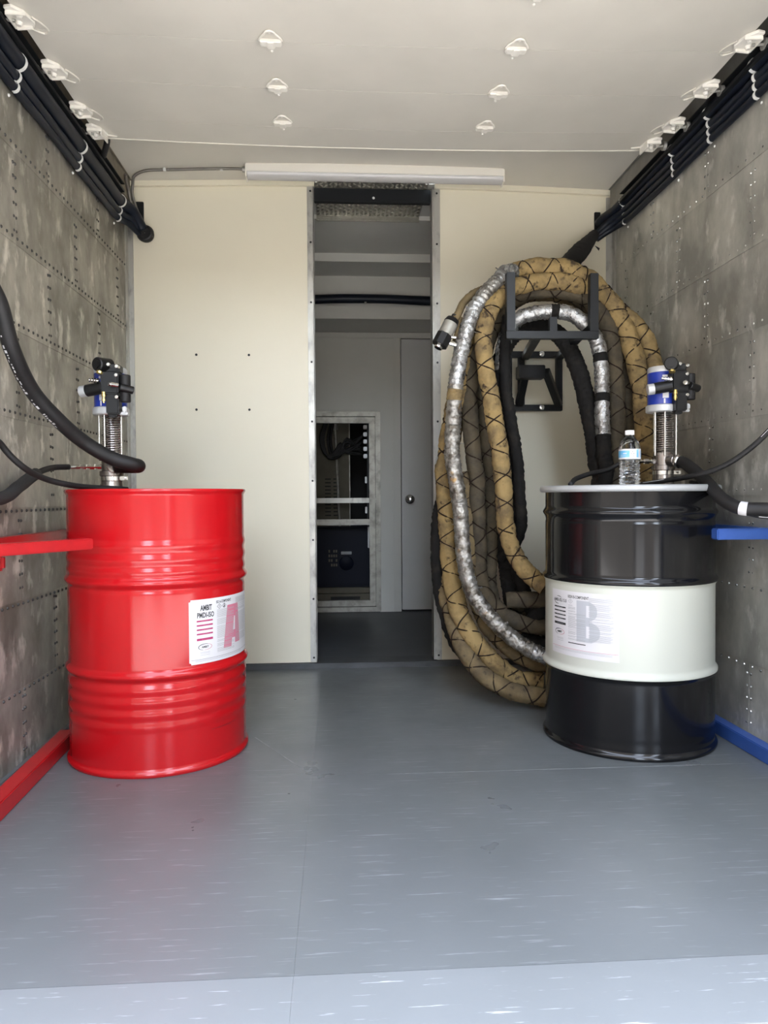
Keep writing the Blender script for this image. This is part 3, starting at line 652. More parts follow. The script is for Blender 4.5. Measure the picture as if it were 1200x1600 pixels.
for zc, hz, am, cu in ((.468, .034, -131.0, .455), (.400, .034, -129.0, .388)):
    n = 14
    for i in range(n):
        za, zb = zc-hz+2*hz*i/n, zc-hz+2*hz*(i+1)/n; f = lambda z: am-6.0*(abs(z-zc)/hz)**3
        hole = abs((za+zb)/2-zc) < hz*.52
        if hole: patch(b, cB, R1, -146, -138.6, za, zb); patch(b, cB, R1, -136.2, f(za), za, zb, -136.2, f(zb))
        else: patch(b, cB, R1, -146, f(za), za, zb, -146, f(zb))
obj('printed_letter_b', b, M['ink_fade'], LB)
b = bmn(); ring_on(b, cB, R1, -162, .3865, 4.8, .0090, .0022, 60, 250); text_on(b, cB, R1, 'AMBIT', -164.8, -159.4, .383, .390, .03); obj('logo_ellipse', b, M['ink'], LB)
b = bmn(); ring_on(b, cB, R1, -162, .3865, 4.8, .0090, .0016, -100, 70); obj('logo_swoosh', b, M['ink_red'], LB)
b = bmn(); patch(b, cB, R1, -170.5, -117.2, .3365, .3374); obj('red_line', b, M['ink_red'], LB)
b = bmn(); diamond(b, cB, R1, -151.2, .496, 2.0, .0085); patch(b, cB, R1, -151.4, -151.0, .493, .500); patch(b, cB, R1, -153.2, -149.4, .4815, .483); obj('hazard_marks', b, M['ink_grey'], LB, kind='stuff')
b = bmn(); rr = random.Random(5); z = .476
while z > .362:
    if rr.random() > .12: patch(b, cB, R1+.0001, -153.2, -139.2 if rr.random() < .7 else -147, z, z+.0011)
    z -= .003
z = .512
while z > .368:
    if rr.random() > .15: patch(b, cB, R1+.0001, -136.8, rr.uniform(-123, -120), z, z+.0011)
    z -= .003
for z in (.366, .3625, .357, .328, .332): patch(b, cB, R1+.0001, -165 if z > .35 else -168, -158 if z > .35 else -121, z, z+.0009)
obj('fine_print', b, M['ink_grey'], LB, kind='stuff')

# ------------------------------------------------------------------ transfer pumps
def make_pump(p0):
    x0, y0, z0 = p0
    t = thing('transfer_pump', p0, 'pump with blue air motor standing on the red drum', 'pump', 'drum transfer pumps')
    P = lambda x, y, z: (x0+x, y0+y, z0+z)
    L = lambda c, pr, n=28: lathe(b, P(*c), pr, n)
    b = bmn(); L((0, 0, 0), [(.001, 0), (.05, 0), (.05, .012), (.038, .018), (.036, .046)]); L((0, 0, 0), [(.0365, .046), (.0365, .049), (.033, .0495), (.033, .066), (.041, .067), (.041, .082), (.034, .084), (.034, .128), (.03, .130), (.001, .130)]); obj('lower_body', b, M['nickel'], t, smooth=True)
    b = bmn(); L((0, 0, 0), [(.034, .0495), (.0375, .050), (.0375, .064), (.034, .065)]); box(b, x0+.030, x0+.058, y0-.02, y0-.008, z0+.051, z0+.064, .002); cyl(b, P(.048, -.03, .0575), P(.048, .004, .0575), .004, 8); obj('clamp_ring', b, M['chrome'], t, smooth=True)
    for x, y in ((-.0365, -.016), (-.011, -.040), (.0395, -.020), (.015, .034)):
        b = bmn(); cyl(b, P(x, y, .118), P(x, y, .278), .0038, 10); obj('tie_rod', b, M['chrome'], t, smooth=True)
    b = bmn(); n = 19
    tube(b, [Vector(P(.004+.031*math.cos(a), .031*math.sin(a), .125+.150*a/(2*math.pi*n))) for a in [2*math.pi*k/18 for k in range(n*18)]], .0027, 6); obj('spring', b, M['nickel'], t, smooth=True)
    b = bmn(); cyl(b, P(0, 0, .120), P(0, 0, .28), .011, 14); obj('piston_rod', b, M['nickel'], t, smooth=True)
    b = bmn()
    for k in range(24): z = .135+.0062*k; cyl(b, P(-.0385, -.012, z), P(-.0385, -.012, z+.003), .0026, 6)
    obj('threaded_stud', b, M['chrome'], t)
    b = bmn(); L((0, 0, 0), [(.001, .275), (.057, .275), (.0605, .278), (.0605, .298), (.057, .301), (.001, .301)], 40); obj('motor_base', b, M['pump_grey'], t, smooth=True)
    b = bmn(); L((0, 0, 0), [(.054, .301), (.0545, .303), (.0545, .415), (.054, .417)], 40); obj('motor_cylinder', b, M['pump_blue'], t, smooth=True)
    b = bmn(); L((0, 0, 0), [(.0535, .416), (.055, .418), (.055, .432), (.051, .438), (.001, .438)], 40); obj('motor_cap', b, M['pump_grey'], t, smooth=True)
    c = (x0, y0, z0)
    for q in ((-116, -94, .322, .343), (-117, -92, .396, .404), (-112, -106, .303, .32)):
        b = bmn(); patch(b, c, .0549, *q); obj('sticker', b, M['paper'], t)
    # valve block
    b = bmn(); cyl(b, P(-.062, -.062, .352), P(-.002, -.074, .362), .0205, 24, bev=.002); obj('spool_housing', b, M['pump_black'], t, smooth=True)
    b = bmn(); cyl(b, P(-.0835, -.058, .349), P(-.060, -.0625, .352), .0195, 24, bev=.002); obj('grey_muffler', b, M['pump_grey'], t, smooth=True)
    b = bmn(); box(b, x0-.008, x0+.052, y0-.092, y0-.045, z0+.338, z0+.412, .005); obj('valve_block', b, M['pump_black'], t, smooth=True)
    b = bmn(); box(b, x0+.008, x0+.050, y0-.085, y0-.04, z0+.272, z0+.340, .004); obj('lower_valve_block', b, M['pump_black'], t, smooth=True)
    b = bmn(); box(b, x0+.004, x0+.052, y0-.075, y0-.03, z0+.412, z0+.440, .004); obj('upper_valve_block', b, M['pump_black'], t, smooth=True)
    b = bmn(); cyl(b, P(-.016, -.098, .436), P(.012, -.045, .440), .0235, 24, bev=.003); cyl(b, P(-.0175, -.101, .4358), P(-.016, -.098, .436), .013, 16); obj('regulator_cap', b, M['pump_black'], t, smooth=True)
    b = bmn(); cyl(b, P(.068, -.066, .313), P(.068, -.066, .405), .0175, 22, bev=.002); obj('pressure_cylinder', b, M['rubber'], t, smooth=True)
    b = bmn(); cyl(b, P(.055, -.088, .361), P(.096, -.070, .352), .0135, 16, bev=.002); obj('side_knob', b, M['pump_black'], t, smooth=True)
    for x, z in ((.045, .401), (.046, .328), (.020, .436), (.047, .430)):
        b = bmn(); cyl(b, P(x, -.094, z), P(x, -.07, z), .0062, 10, bev=.001); obj('bolt', b, M['chrome'], t, smooth=True)
    b = bmn(); cyl(b, P(.030, -.108, .368), P(.050, -.09, .367), .0085, 14, bev=.001); cyl(b, P(.026, -.1115, .3682), P(.031, -.107, .368), .006, 12); obj('silver_fitting', b, M['chrome'], t, smooth=True)
    b = bmn(); d = Vector((.030, -.004, -.004))
    for k in range(4):
        p = Vector(P(-.046, -.090, .385))+d*k*.3; cyl(b, p, p+d*.16, .0052+.001*k, 12, r2=.0064+.001*k); cyl(b, p+d*.16, p+d*.3, .0042, 10)
    obj('hose_barb', b, M['chrome'], t, smooth=True)
    b = bmn()
    for z, r_ in ((.345, .0065), (.337, .0078), (.329, .0055), (.321, .007), (.315, .004)): cyl(b, P(.003, -.09, z), P(.003, -.09, z-.007), r_, 8)
    obj('brass_fitting', b, M['brass'], t, smooth=True)
    b = bmn(); cyl(b, P(-.010, -.092, .405), P(-.008, -.09, .412), .011, 8); obj('brass_nut', b, M['brass'], t, smooth=True)
    b = bmn(); box(b, x0+.028, x0+.072, y0-.058, y0-.04, z0+.272, z0+.282, .002); box(b, x0+.056, x0+.070, y0-.066, y0-.04, z0+.280, z0+.300, .003); obj('silver_bracket', b, M['pump_grey'], t, smooth=True)
    b = bmn(); box(b, x0+.012, x0+.038, y0-.075, y0-.05, z0+.262, z0+.30, .003); obj('clamp_foot', b, M['pump_black'], t, smooth=True)
    # ports
    b = bmn(); cyl(b, P(.010, -.026, .100), P(.022, -.058, .098), .021, 20, bev=.003); cyl(b, P(.022, -.058, .098), P(.026, -.066, .098), .024, 6, bev=.001); obj('outlet_elbow', b, M['nickel'], t, smooth=True)
    b = bmn(); x = -.032
    for l, r_ in ((.014, .009), (.010, .0065), (.016, .0105), (.012, .006), (.012, .0095), (.010, .006), (.012, .0085), (.034, .0075)):
        cyl(b, P(x, -.004, .098), P(x-l, -.004, .098), r_, 10 if l > .03 else 6); x -= l
    obj('inlet_fitting', b, M['chrome'], t, smooth=True)
    return t
pA = make_pump((-.783, 2.62, .860))
pB = copy_tree(pA); pB.location = (1.181, 2.62, .8725)
pB['label'] = 'pump with blue air motor standing on the black drum'

# ------------------------------------------------------------------ hoses at the drums
def hose(nm, pts, r, m, label, n=14, step=.015, cat='hose'):
    b = bmn(); P = spline(pts, step); fr = tube(b, P, r, n); o = obj(nm, b, m, smooth=True); tag(o, label, cat); return o, P, fr
def marks(parent, P, r, t0, t1, seed, m, w=.004, side=.9, front=.45, dash=True, name='printed_marking'):
    """print along a hose, on the side of it that faces down and out of the wall"""
    fr = transport(P); b = bmn(); rg = random.Random(seed); n = len(P); i = int(t0*n)
    def at(j, q):
        t = (P[min(j+1, n-1)]-P[max(j-1, 0)]).normalized(); c = (Vector((0, .2, .85))-P[j]).normalized(); nn = t.cross(c).normalized()
        if nn.z > 0: nn = -nn
        a = math.atan2(side, front)+q*w/r
        return P[j]+r*1.02*(math.cos(a)*(c-t*c.dot(t)).normalized()+math.sin(a)*nn)
    while i < int(t1*n)-3:
        k = rg.choice((1, 1, 2, 3)) if dash else 1
        q0, q1 = rg.choice(((-.5, .5), (-.5, .5), (-.5, 0), (.1, .5), (-.2, .5))) if dash else (-.5, .5)
        for j in range(i, min(i+k, n-2)):
            b.faces.new([b.verts.new(at(j, q0)), b.verts.new(at(j+1, q0)), b.verts.new(at(j+1, q1)), b.verts.new(at(j, q1))])
        i += k+(rg.choice((1, 1, 2, 5)) if dash else 0)
    bmesh.ops.recalc_face_normals(b, faces=b.faces)
    return obj(name, b, m, parent, kind='stuff')
def facing(P, fr, i, d):
    u, v = fr[i]; d = Vector(d); return math.atan2(d.dot(v), d.dot(u))
CAMP = Vector((0, 0, .85))
o, P, fr = hose('pump_hose', [(-.955, 1.75, 2.08), (-.968, 1.9, 1.85), (-.968, 2.02, 1.62), (-.962, 2.1, 1.475), (-.945, 2.15, 1.395), (-.935, 2.2, 1.282), (-.921, 2.3, 1.177), (-.876, 2.38, 1.098), (-.825, 2.46, 1.034), (-.752, 2.5, .984), (-.690, 2.515, .963), (-.672, 2.54, .958), (-.690, 2.566, .957), (-.755, 2.562, .958)], .0235, M['rubber'], 'thick black hose with white print sweeping down the left wall to the pump', 18, .004)
marks(o, P, .0235, .34, .76, 4, M['paper'], .009, .80, .62)
o, P, fr = hose('air_hose', [(-.975, 1.6, 2.05), (-.985, 1.85, 1.6), (-.978, 2.1, 1.095), (-.968, 2.2, 1.004), (-.932, 2.25, .945), (-.906, 2.35, .911), (-.854, 2.42, .892), (-.80, 2.49, .884), (-.745, 2.53, .881), (-.715, 2.56, .878)], .0095, M['rubber'], 'thin black hose draped from the left wall onto the red drum top')
o, P, fr = hose('return_hose', [(-.978, 1.25, .95), (-.978, 1.7, .88), (-.978, 1.95, .855), (-.975, 2.199, .85), (-.974, 2.325, .887), (-.972, 2.45, .930), (-.962, 2.56, .953), (-.926, 2.614, .958)], .0098, M['rubber'], 'black hose running from the steel fitting of the red drum pump to the wall')
b = bmn(); Q = [p for p in P if p.y < 2.46]; tube(b, Q, .019, 14, lambda s, a: 1+.05*mnoise.noise(Vector((s*60, a, 0)))); obj('sleeve', b, M['sleeve'], o, smooth=True, label='thick braided black sleeve')
o, P, fr = hose('pump_hose', [(1.205, 2.556, .968), (1.214, 2.53, .962), (1.219, 2.49, .944), (1.214, 2.42, .918), (1.205, 2.33, .880), (1.195, 2.23, .835), (1.214, 2.16, .808), (1.276, 2.12, .804), (1.33, 2.06, .804), (1.345, 1.9, .806), (1.35, 1.6, .82), (1.35, 1.25, .86)], .0205, M['rubber'], 'thick black hose with a white tape band from the black drum pump', 18, .01)
i0 = min(range(len(P)), key=lambda i: abs(P[i].x-1.222)+(P[i].y > 2.2))
b = bmn(); tube(b, P[i0-1:i0+2], .0213, 18, cap=False); obj('tape_band', b, M['paper'], o, smooth=True, label='white tape band')
b = bmn(); cyl(b, P[0], P[1], .0235, 18); obj('hose_collar', b, M['chrome'], o, smooth=True)
o, P, fr = hose('air_hose', [(1.03, 2.54, .884), (1.06, 2.5, .887), (1.1, 2.42, .897), (1.161, 2.32, .913), (1.214, 2.26, .939), (1.264, 2.22, .981), (1.311, 2.18, 1.039), (1.35, 2.13, 1.12), (1.368, 2.0, 1.35), (1.37, 1.8, 1.7), (1.36, 1.6, 2.1)], .0085, M['rubber'], 'thin black hose with a white printed stripe curving up the right wall', 14, .01)
marks(o, P, .0085, .03, .10, 8, M['paper'], .002, -.6, .8, False); marks(o, P, .0085, .27, .46, 9, M['paper'], .0022, -.55, .85)
hose('return_hose', [(.79, 2.47, .886), (.805, 2.50, .893), (.832, 2.54, .907), (.899, 2.59, .926), (.976, 2.62, .941), (1.03, 2.618, .9695), (1.044, 2.616, .9705)], .0085, M['rubber'], 'thin black hose arching from the lid of the black drum to its pump')
o, P, fr = hose('air_hose', [(1.22, 2.49, .893), (1.232, 2.4, .876), (1.215, 2.24, .816), (1.245, 2.15, .788), (1.29, 2.11, .781), (1.345, 2.0, .778), (1.355, 1.6, .80)], .0065, M['rubber'], 'thin black hose with white line hugging the underside of the taped hose', 10, .01)
marks(o, P, .0065, .40, .8, 2, M['paper'], .0018, .3, .95, False)

# ------------------------------------------------------------------ drum racks
rk = thing('drum_rack', (-.94, 2.1, 0), 'red square tube drum rack beside the red drum', 'rack')
b = bmn(); bar(b, (-.898, 1.5, .025), (-.9405, 2.60, .025), .05, .05, .003); obj('floor_bar', b, M['redbar'], rk)
b = bmn(); bar(b, (-.985, 1.42, .719), (-.985, 2.82, .719), .036, .035, .003); obj('wall_rail', b, M['redbar'], rk)
b = bmn(); bar(b, (-.733, 2.222, .716), (-.968, 1.865, .716), .04, .032, .003); obj('arm', b, M['redbar'], rk)
b = bmn(); bar(b, (-.985, 1.45, 0), (-.985, 1.45, .76), .036, .04, .003); obj('upright', b, M['redbar'], rk)
b = bmn(); bar(b, (-.985, 1.47, .025), (-.92, 1.50, .025), .04, .048, .003); obj('foot', b, M['redbar'], rk)
b = bmn(); box(b, -.995, -.899, 2.035, 2.06, .655, .700, .008); obj('hook', b, M['redbar'], rk, smooth=True)
rk = thing('drum_rack', (1.36, 2.1, 0), 'blue square tube drum rack beside the black drum', 'rack')
b = bmn(); bar(b, (1.372, 1.5, .024), (1.349, 2.64, .024), .042, .048, .003); obj('floor_bar', b, M['bluebar'], rk)
b = bmn(); bar(b, (1.37, 1.42, .725), (1.37, 2.82, .725), .034, .032, .003); obj('wall_rail', b, M['bluebar'], rk)
b = bmn(); bar(b, (1.172, 2.235, .726), (1.374, 2.235, .726), .04, .0345, .003); obj('arm', b, M['bluebar'], rk)
b = bmn(); bar(b, (1.37, 1.45, 0), (1.37, 1.45, .76), .036, .034, .003); obj('upright', b, M['bluebar'], rk)

# ------------------------------------------------------------------ water bottle
wb = thing('water_bottle', (.976, 2.42, .8725), 'clear plastic water bottle with a blue and white label on the black drum', 'bottle')
pr = [(.001, .004), (.02, .003), (.026, 0), (.031, .003), (.034, .010)]
for i in range(72): z = .012+.080*i/71; pr.append((.0345-.0034*(.5+.5*math.cos(2*math.pi*(z-.012)/.0115))*(1 if z < .088 else .2)-.0016*bump(z, .055, .03), z))
pr += [(.0350, .094), (.0350, .130), (.0345, .136), (.031, .148), (.024, .160), (.017, .169), (.0125, .174), (.0118, .180), (.0118, .190)]
b = bmn(); lathe(b, (.976, 2.42, .873), pr, 40, cap1=True)
for v in b.verts:
    if .885 < v.co.z < .962: n_ = mnoise.noise(v.co*130)*.0022+mnoise.noise(Vector((v.co.x*60, v.co.y*60, v.co.z*260)))*.0016; d = Vector((v.co.x-.976, v.co.y-2.42, 0)).normalized(); v.co += d*n_
bmesh.ops.recalc_face_normals(b, faces=b.faces); obj('bottle_body', b, M['pet'], wb, smooth=60)
c = (.976, 2.42, .873)
b = bmn(); lathe(b, c, [(.0355, .0955), (.0356, .096), (.0356, .1285), (.0355, .129)], 40); LW = obj('bottle_label', b, M['paper'], wb, smooth=True, label='white wraparound label with blue panels')
b = bmn(); patch(b, c, .0359, -195, -112, .101, .1235); patch(b, c, .0359, -75, -61, .101, .1265); patch(b, c, .0359, -40, 60, .101, .1235); obj('blue_panel', b, M['lab_blue'], LW, smooth=True)
b = bmn(); patch(b, c, .0361, -150, -128, .1125, .1155, -146, -124); patch(b, c, .0361, -165, -135, .1065, .1075); obj('label_print', b, M['paper'], LW, kind='stuff')
b = bmn()
for k in range(3):
    a = R(90+120*k); q = R(120*k+90); r0 = .0052
    pt = lambda rad, t: cpt(c, .0361, -96+rad*math.cos(t)/.0361*57.3, .115+rad*math.sin(t))
    b.faces.new([b.verts.new(pt(*s)) for s in ((.0056, q-.35), (.0056, q+.35), (.0040, q+.42), (.0038, q-.3))])
    b.faces.new([b.verts.new(pt(*s)) for s in ((.0040, q+.62), (.0034, q+1.35), (.0018, q+1.05))])
patch(b, c, .0361, -106, -86, .1055, .1065); obj('recycling_mark', b, M['ink'], LW, kind='stuff')
b = bmn(); lathe(b, c, [(.0148, .177), (.0152, .178), (.0152, .1905), (.0145, .192), (.001, .192)], 28); obj('bottle_cap', b, M['plastic_w'], wb, smooth=True)

# ------------------------------------------------------------------ hose hanger and coiled spray hose
hg = thing('hose_hanger', (.98, 3.6, 1.42), 'black steel hose hanger bolted to the right side of the partition', 'hanger')
yw = 3.642
for p, q in (((.837, yw, 1.55), (1.121, yw, 1.55)), ((.837, yw, 1.286), (1.121, yw, 1.286)), ((1.106, yw, 1.30), (1.106, yw, 1.535)), ((.852, yw, 1.30), (.852, yw, 1.535)), ((.915, yw, 1.30), (.915, yw, 1.535))):
    b = bmn(); bar(b, p, q, .030, .030, .002) if abs(p[2]-q[2]) < .01 else bar(b, p, q, .03, .03, .002); obj('wall_frame_tube', b, M['black_steel'], hg)
yf = 2.92
b = bmn(); bar(b, (.672, yf, 1.488), (1.046, yf, 1.490), .032, .030, .002); obj('front_bar', b, M['black_steel'], hg)
for x in (.690, 1.0275):
    b = bmn(); bar(b, (x, yf, 1.502), (x, yf, 1.735), .034, .034, .002); obj('prong', b, M['black_steel'], hg)
b = bmn(); bar(b, (.862, yf, 1.503), (.862, yf, 1.56), .03, .03, .002); obj('saddle_post', b, M['black_steel'], hg)
for p, q in (((.80, yf+.01, 1.488), (.93, 3.62, 1.535)), ((.97, yf+.01, 1.488), (1.10, 3.62, 1.535)), ((.985, 3.45, 1.44), (1.10, 3.625, 1.30)), ((.90, 3.50, 1.43), (.90, 3.625, 1.30))):
    b = bmn(); bar(b, p, q, .034, .030, .002); obj('arm', b, M['black_steel'], hg)
b = bmn(); box(b, .853, .978, 3.43, 3.50, 1.402, 1.463, .003); obj('junction_box', b, M['black_steel'], hg)
for x, z in ((.845, 1.552), (1.015, 1.552), (1.015, 1.287)):
    b = bmn(); cyl(b, (x, yw-.020, z), (x, yw-.0145, z), .014, 16, bev=.001); obj('washer', b, M['chrome'], hg, smooth=True)
    b = bmn(); cyl(b, (x, yw-.030, z), (x, yw-.0195, z), .0075, 6); obj('bolt', b, M['chrome'], hg, smooth=True)
S = {
    'tan_outer':[(0.833,2.964,0.087),(0.727,2.986,0.096),(0.624,2.99,0.175),(0.535,3.018,0.287),(0.495,3.069,0.402),(0.474,3.099,0.53),(0.465,3.111,0.679),(0.457,3.111,0.812),(0.451,3.111,0.944),(0.458,3.111,0.995),(0.474,3.111,1.127),(0.509,3.101,1.301),(0.549,3.101,1.494),(0.601,3.089,1.623),(0.676,3.089,1.736),(0.744,3.078,1.783),(0.804,3.067,1.799),(0.872,3.057,1.802),(0.95,3.057,1.798),(1.027,3.045,1.767),(1.081,3.034,1.721),(1.139,3.034,1.657),(1.188,3.023,1.569),(1.218,3.012,1.481),(1.24,3.001,1.384),(1.254,2.989,1.288),(1.26,2.979,1.158),(1.262,2.968,1.029),(1.262,2.957,0.891),(1.219,2.957,0.562),(1.104,2.938,0.274),(0.941,2.928,0.111)],
    'silver':[(0.793,3.111,1.797),(0.704,3.034,1.773),(0.657,3.001,1.724),(0.607,2.989,1.674),(0.554,2.979,1.599),(0.521,2.968,1.509),(0.495,2.968,1.399),(0.476,2.968,1.282),(0.468,2.968,1.156),(0.462,2.968,1.031),(0.472,2.968,0.94),(0.492,2.968,0.814),(0.501,2.968,0.687),(0.51,2.957,0.577),(0.534,2.94,0.47),(0.589,2.924,0.383),(0.663,2.897,0.303),(0.732,2.872,0.253),(0.809,2.847,0.215),(0.941,2.861,0.168),(1.104,2.88,0.322),(1.171,2.928,0.61)],
    'tan_front':[(0.818,2.874,0.486),(0.774,2.898,0.522),(0.73,2.923,0.578),(0.697,2.945,0.644),(0.679,2.957,0.728),(0.672,2.957,0.829),(0.666,2.957,0.938),(0.652,2.957,1.046),(0.638,2.957,1.13),(0.625,2.957,1.214),(0.61,2.957,1.297),(0.595,2.957,1.39),(0.591,2.968,1.492),(0.613,2.979,1.587),(0.665,3.001,1.659),(0.727,3.023,1.705),(0.795,3.034,1.728),(0.885,3.045,1.742),(0.98,3.037,1.729),(1.073,3.049,1.703),(1.153,3.051,1.653),(1.218,3.035,1.585),(1.272,3.035,1.533),(1.302,3.024,1.466),(1.315,3.013,1.395),(1.317,2.992,1.305),(1.312,2.99,1.1),(1.29,2.99,.7),(1.19,2.95,.5),(1.0,2.9,.44)],
    'grey_net':[(.96,2.99,.30),(.80,2.99,.31),(.70,3.01,.345),(0.633,3.025,0.406),(0.602,3.073,0.461),(0.597,3.1,0.546),(0.595,3.101,0.679),(0.591,3.101,0.812),(0.588,3.101,0.943),(0.577,3.101,0.994),(0.563,3.101,1.144),(0.557,3.101,1.284),(0.569,3.101,1.424),(0.596,3.111,1.54),(0.643,3.122,1.631),(0.701,3.122,1.683),(0.766,3.111,1.702),(0.836,3.089,1.714),(0.913,3.078,1.714),(0.998,3.067,1.7),(1.062,3.057,1.662),(1.107,3.045,1.607),(1.137,3.034,1.528),(1.15,3.023,1.431),(1.157,3.012,1.291),(1.159,3.001,1.16),(1.153,2.989,1.031),(1.148,2.979,0.892),(1.056,2.976,0.61),(0.864,2.976,0.437),(0.691,3.005,0.418)],
    'silver_inner':[(.92,3.04,.22),(.80,3.07,.40),(0.743,3.101,0.633),(0.759,3.111,0.81),(0.731,3.111,1.039),(0.714,3.101,1.171),(0.703,3.101,1.311),(0.695,3.089,1.423),(0.702,3.078,1.499),(0.726,3.057,1.551),(0.759,3.034,1.586),(0.827,3.023,1.604),(0.893,3.012,1.607),(0.96,3.001,1.596),(1.008,2.989,1.559),(1.047,2.989,1.517),(1.073,2.989,1.466),(1.081,2.979,1.388),(1.085,2.979,1.286),(1.081,2.968,1.199),(1.084,2.968,1.114),(1.084,2.957,1.029),(1.081,2.945,0.892),(0.941,2.938,0.61),(0.864,2.976,0.466)],
    'dark_mid':[(.97,3.0,.19),(.79,3.05,.25),(.70,3.10,.33),(0.656,3.138,0.443),(0.662,3.166,0.584),(0.665,3.166,0.719),(0.66,3.166,0.855),(0.653,3.166,0.99),(0.643,3.166,1.042),(0.633,3.166,1.204),(0.63,3.166,1.356),(0.656,3.166,1.509),(0.71,3.166,1.625),(0.793,3.166,1.698),(0.897,3.145,1.732),(0.998,3.122,1.705),(1.094,3.111,1.632),(1.172,3.101,1.525),(1.213,3.089,1.426),(1.225,3.067,1.298),(1.229,3.057,1.166),(1.231,3.045,1.033),(1.23,3.034,0.893),(1.094,3.034,0.61),(0.96,3.072,0.341),(0.739,3.11,0.38)],
    'tan_back':[(.55,3.14,.95),(.553,3.12,.80),(.552,3.10,.66),(0.559,3.09,0.518),(0.57,3.07,0.433),(0.602,3.05,0.332),(0.658,3.02,0.252),(0.73,2.99,0.194),(0.815,2.96,0.16),(.95,2.95,.16)],
    'net_bottom':[(0.813,2.861,0.051),(0.71,2.884,0.064),(0.626,2.918,0.094),(0.555,2.966,0.151),(0.508,3.015,0.228),(0.478,3.099,0.335),(0.461,3.16,0.443),(0.454,3.189,0.567),(0.451,3.2,0.693),(0.466,3.21,0.857),(0.516,3.21,1.181),(0.564,3.21,1.409),(0.637,3.21,1.572),(0.749,3.21,1.69),(0.878,3.21,1.737),(0.998,3.21,1.72),(1.101,3.21,1.639),(1.182,3.2,1.501),(1.224,3.189,1.317),(1.244,3.166,1.131),(1.254,3.145,0.895),(1.104,3.091,0.466),(1.056,2.976,0.188),(0.941,2.88,0.082)],
    'black_net':[(.98,2.95,.2),(.87,2.99,.215),(0.803,3.039,0.243),(0.771,3.074,0.273),(0.754,3.11,0.329),(0.742,3.137,0.424),(0.731,3.166,0.538),(0.715,3.189,0.672),(0.707,3.2,0.855),(0.699,3.222,1.137),(0.704,3.222,1.319),(0.718,3.222,1.447),(0.767,3.21,1.545),(0.851,3.178,1.584),(0.924,3.145,1.559),(0.968,3.111,1.508),(1.002,3.078,1.422),(1.026,3.057,1.331),(1.045,3.034,1.216),(1.064,3.023,1.102),(1.075,3.012,0.98),(1.078,3.001,0.876),(0.902,2.995,0.514),(0.806,3.014,0.322)],
    'end':[(0.679,3.101,1.749),(0.618,3.067,1.714),(0.56,3.034,1.681),(0.516,3.012,1.636),(0.492,2.989,1.588),(0.474,2.979,1.565)],
    'branch':[(0.502,3.001,1.575),(0.49,2.989,1.512),(0.48,2.985,1.478)],
}
coil = thing('spray_hose_coil', (.86, 3.05, 0), 'coil of thick tan and silver wrapped spray hoses hung beside the doorway', 'hose coil')
def wobble(seed, amp, f): 
    return lambda s, a: 1+amp*mnoise.noise(Vector((math.cos(a)*1.2, math.sin(a)*1.2+seed*7, s*f)))
def canvas(seed, p=.075, amp=.15):
    k = 2*math.pi/p/2
    def fn(s, a):
        w = .6*mnoise.noise(Vector((s*9, seed*3.1, 0)))
        g1 = abs(math.sin(a*.5-k*s*.5+w)); g2 = abs(math.sin(a*.5+k*s*.5+w+seed))
        return 1+amp*((g1*g2)**.6-.55)+.11*mnoise.noise(Vector((math.cos(a)*1.5, math.sin(a)*1.5+seed*5, s*20)))+.07*mnoise.noise(Vector((math.cos(a)*2, math.sin(a)*2+seed*9, s*80)))+.05*(1-abs(mnoise.noise(Vector((math.cos(a)*1.2+s*30, math.sin(a)*1.2+seed, s*45)))*2.4))
    return fn
def crinkle(seed, amp=.10):
    return lambda s, a: 1+amp*mnoise.noise(Vector((math.cos(a)*2.2, math.sin(a)*2.2+seed*5, s*75)))+amp*.7*mnoise.noise(Vector((math.cos(a)*1.3, math.sin(a)*1.3, s*150+seed)))
def lacing(parent, P, r, seed, p=.075, cr=.0030, t0=0, t1=1):
    fr = transport(P); b = bmn(); k = 2*math.pi/p/2
    for sg in (1, -1):
        pts = []; s = 0
        for i in range(int(t0*len(P)), int(t1*len(P))):
            if i: s += (P[i]-P[i-1]).length
            w = .6*mnoise.noise(Vector((s*9, seed*3.1, 0)))
            a = (k*s-2*w) if sg > 0 else (-k*s-2*w-2*seed)
            a += .18*mnoise.noise(Vector((s*14, seed*2.3+sg, 5)))
            u, v = fr[i]; pts.append(P[i]+(r*.955)*(math.cos(a)*u+math.sin(a)*v))
        tube(b, pts, cr, 5)
    return obj('lacing', b, M['lace'], parent)
def strand(key, nm, r, m, fn, label=None, n=28, step=.005, lace=None, seed=1, rng=None):
    P = spline(S[key], step); b = bmn(); tube(b, P, r, n, fn, rng=rng); o = obj(nm, b, m, coil, smooth=70, label=label)
    if lace: lacing(o, P, r, seed, lace)
    return o, P
strand('tan_outer', 'hose_loop', .037, M['tan'], canvas(1, .062), 'thick tan canvas loop, outermost', lace=.062, seed=1)
o, P = strand('silver', 'hose_loop', .031, [M['duct_dirty'], M['duct'], M['tan']], crinkle(2, .17), 'loop wrapped in torn silver tape', n=22, step=.004, rng=lambda t: 2 if .268 < t < .285 else (1 if t < .08 or .12 < t < .26 or t > .72 else 0))
b = bmn(); rg = random.Random(11)
for k in range(90):                                          # torn ends of tape
    i = rg.randrange(int(.05*len(P)), int(.85*len(P))); p = P[i]; a = rg.uniform(0, 6.28)
    u = Vector((math.cos(a), -.5, math.sin(a))).normalized(); p = p+u*.027; t = Vector((rg.uniform(-1, 1), rg.uniform(-1, .2), rg.uniform(-1, 1))).normalized(); w = t.cross(u).normalized()
    L = rg.uniform(.006, .018); V = [b.verts.new(q) for q in (p-w*.006, p+w*.006, p+t*L+w*.003+u*L*.5, p+t*L*.9-w*.004+u*L*.7)]; b.faces.new(V)
obj('torn_tape', b, M['duct'], o, kind='stuff')
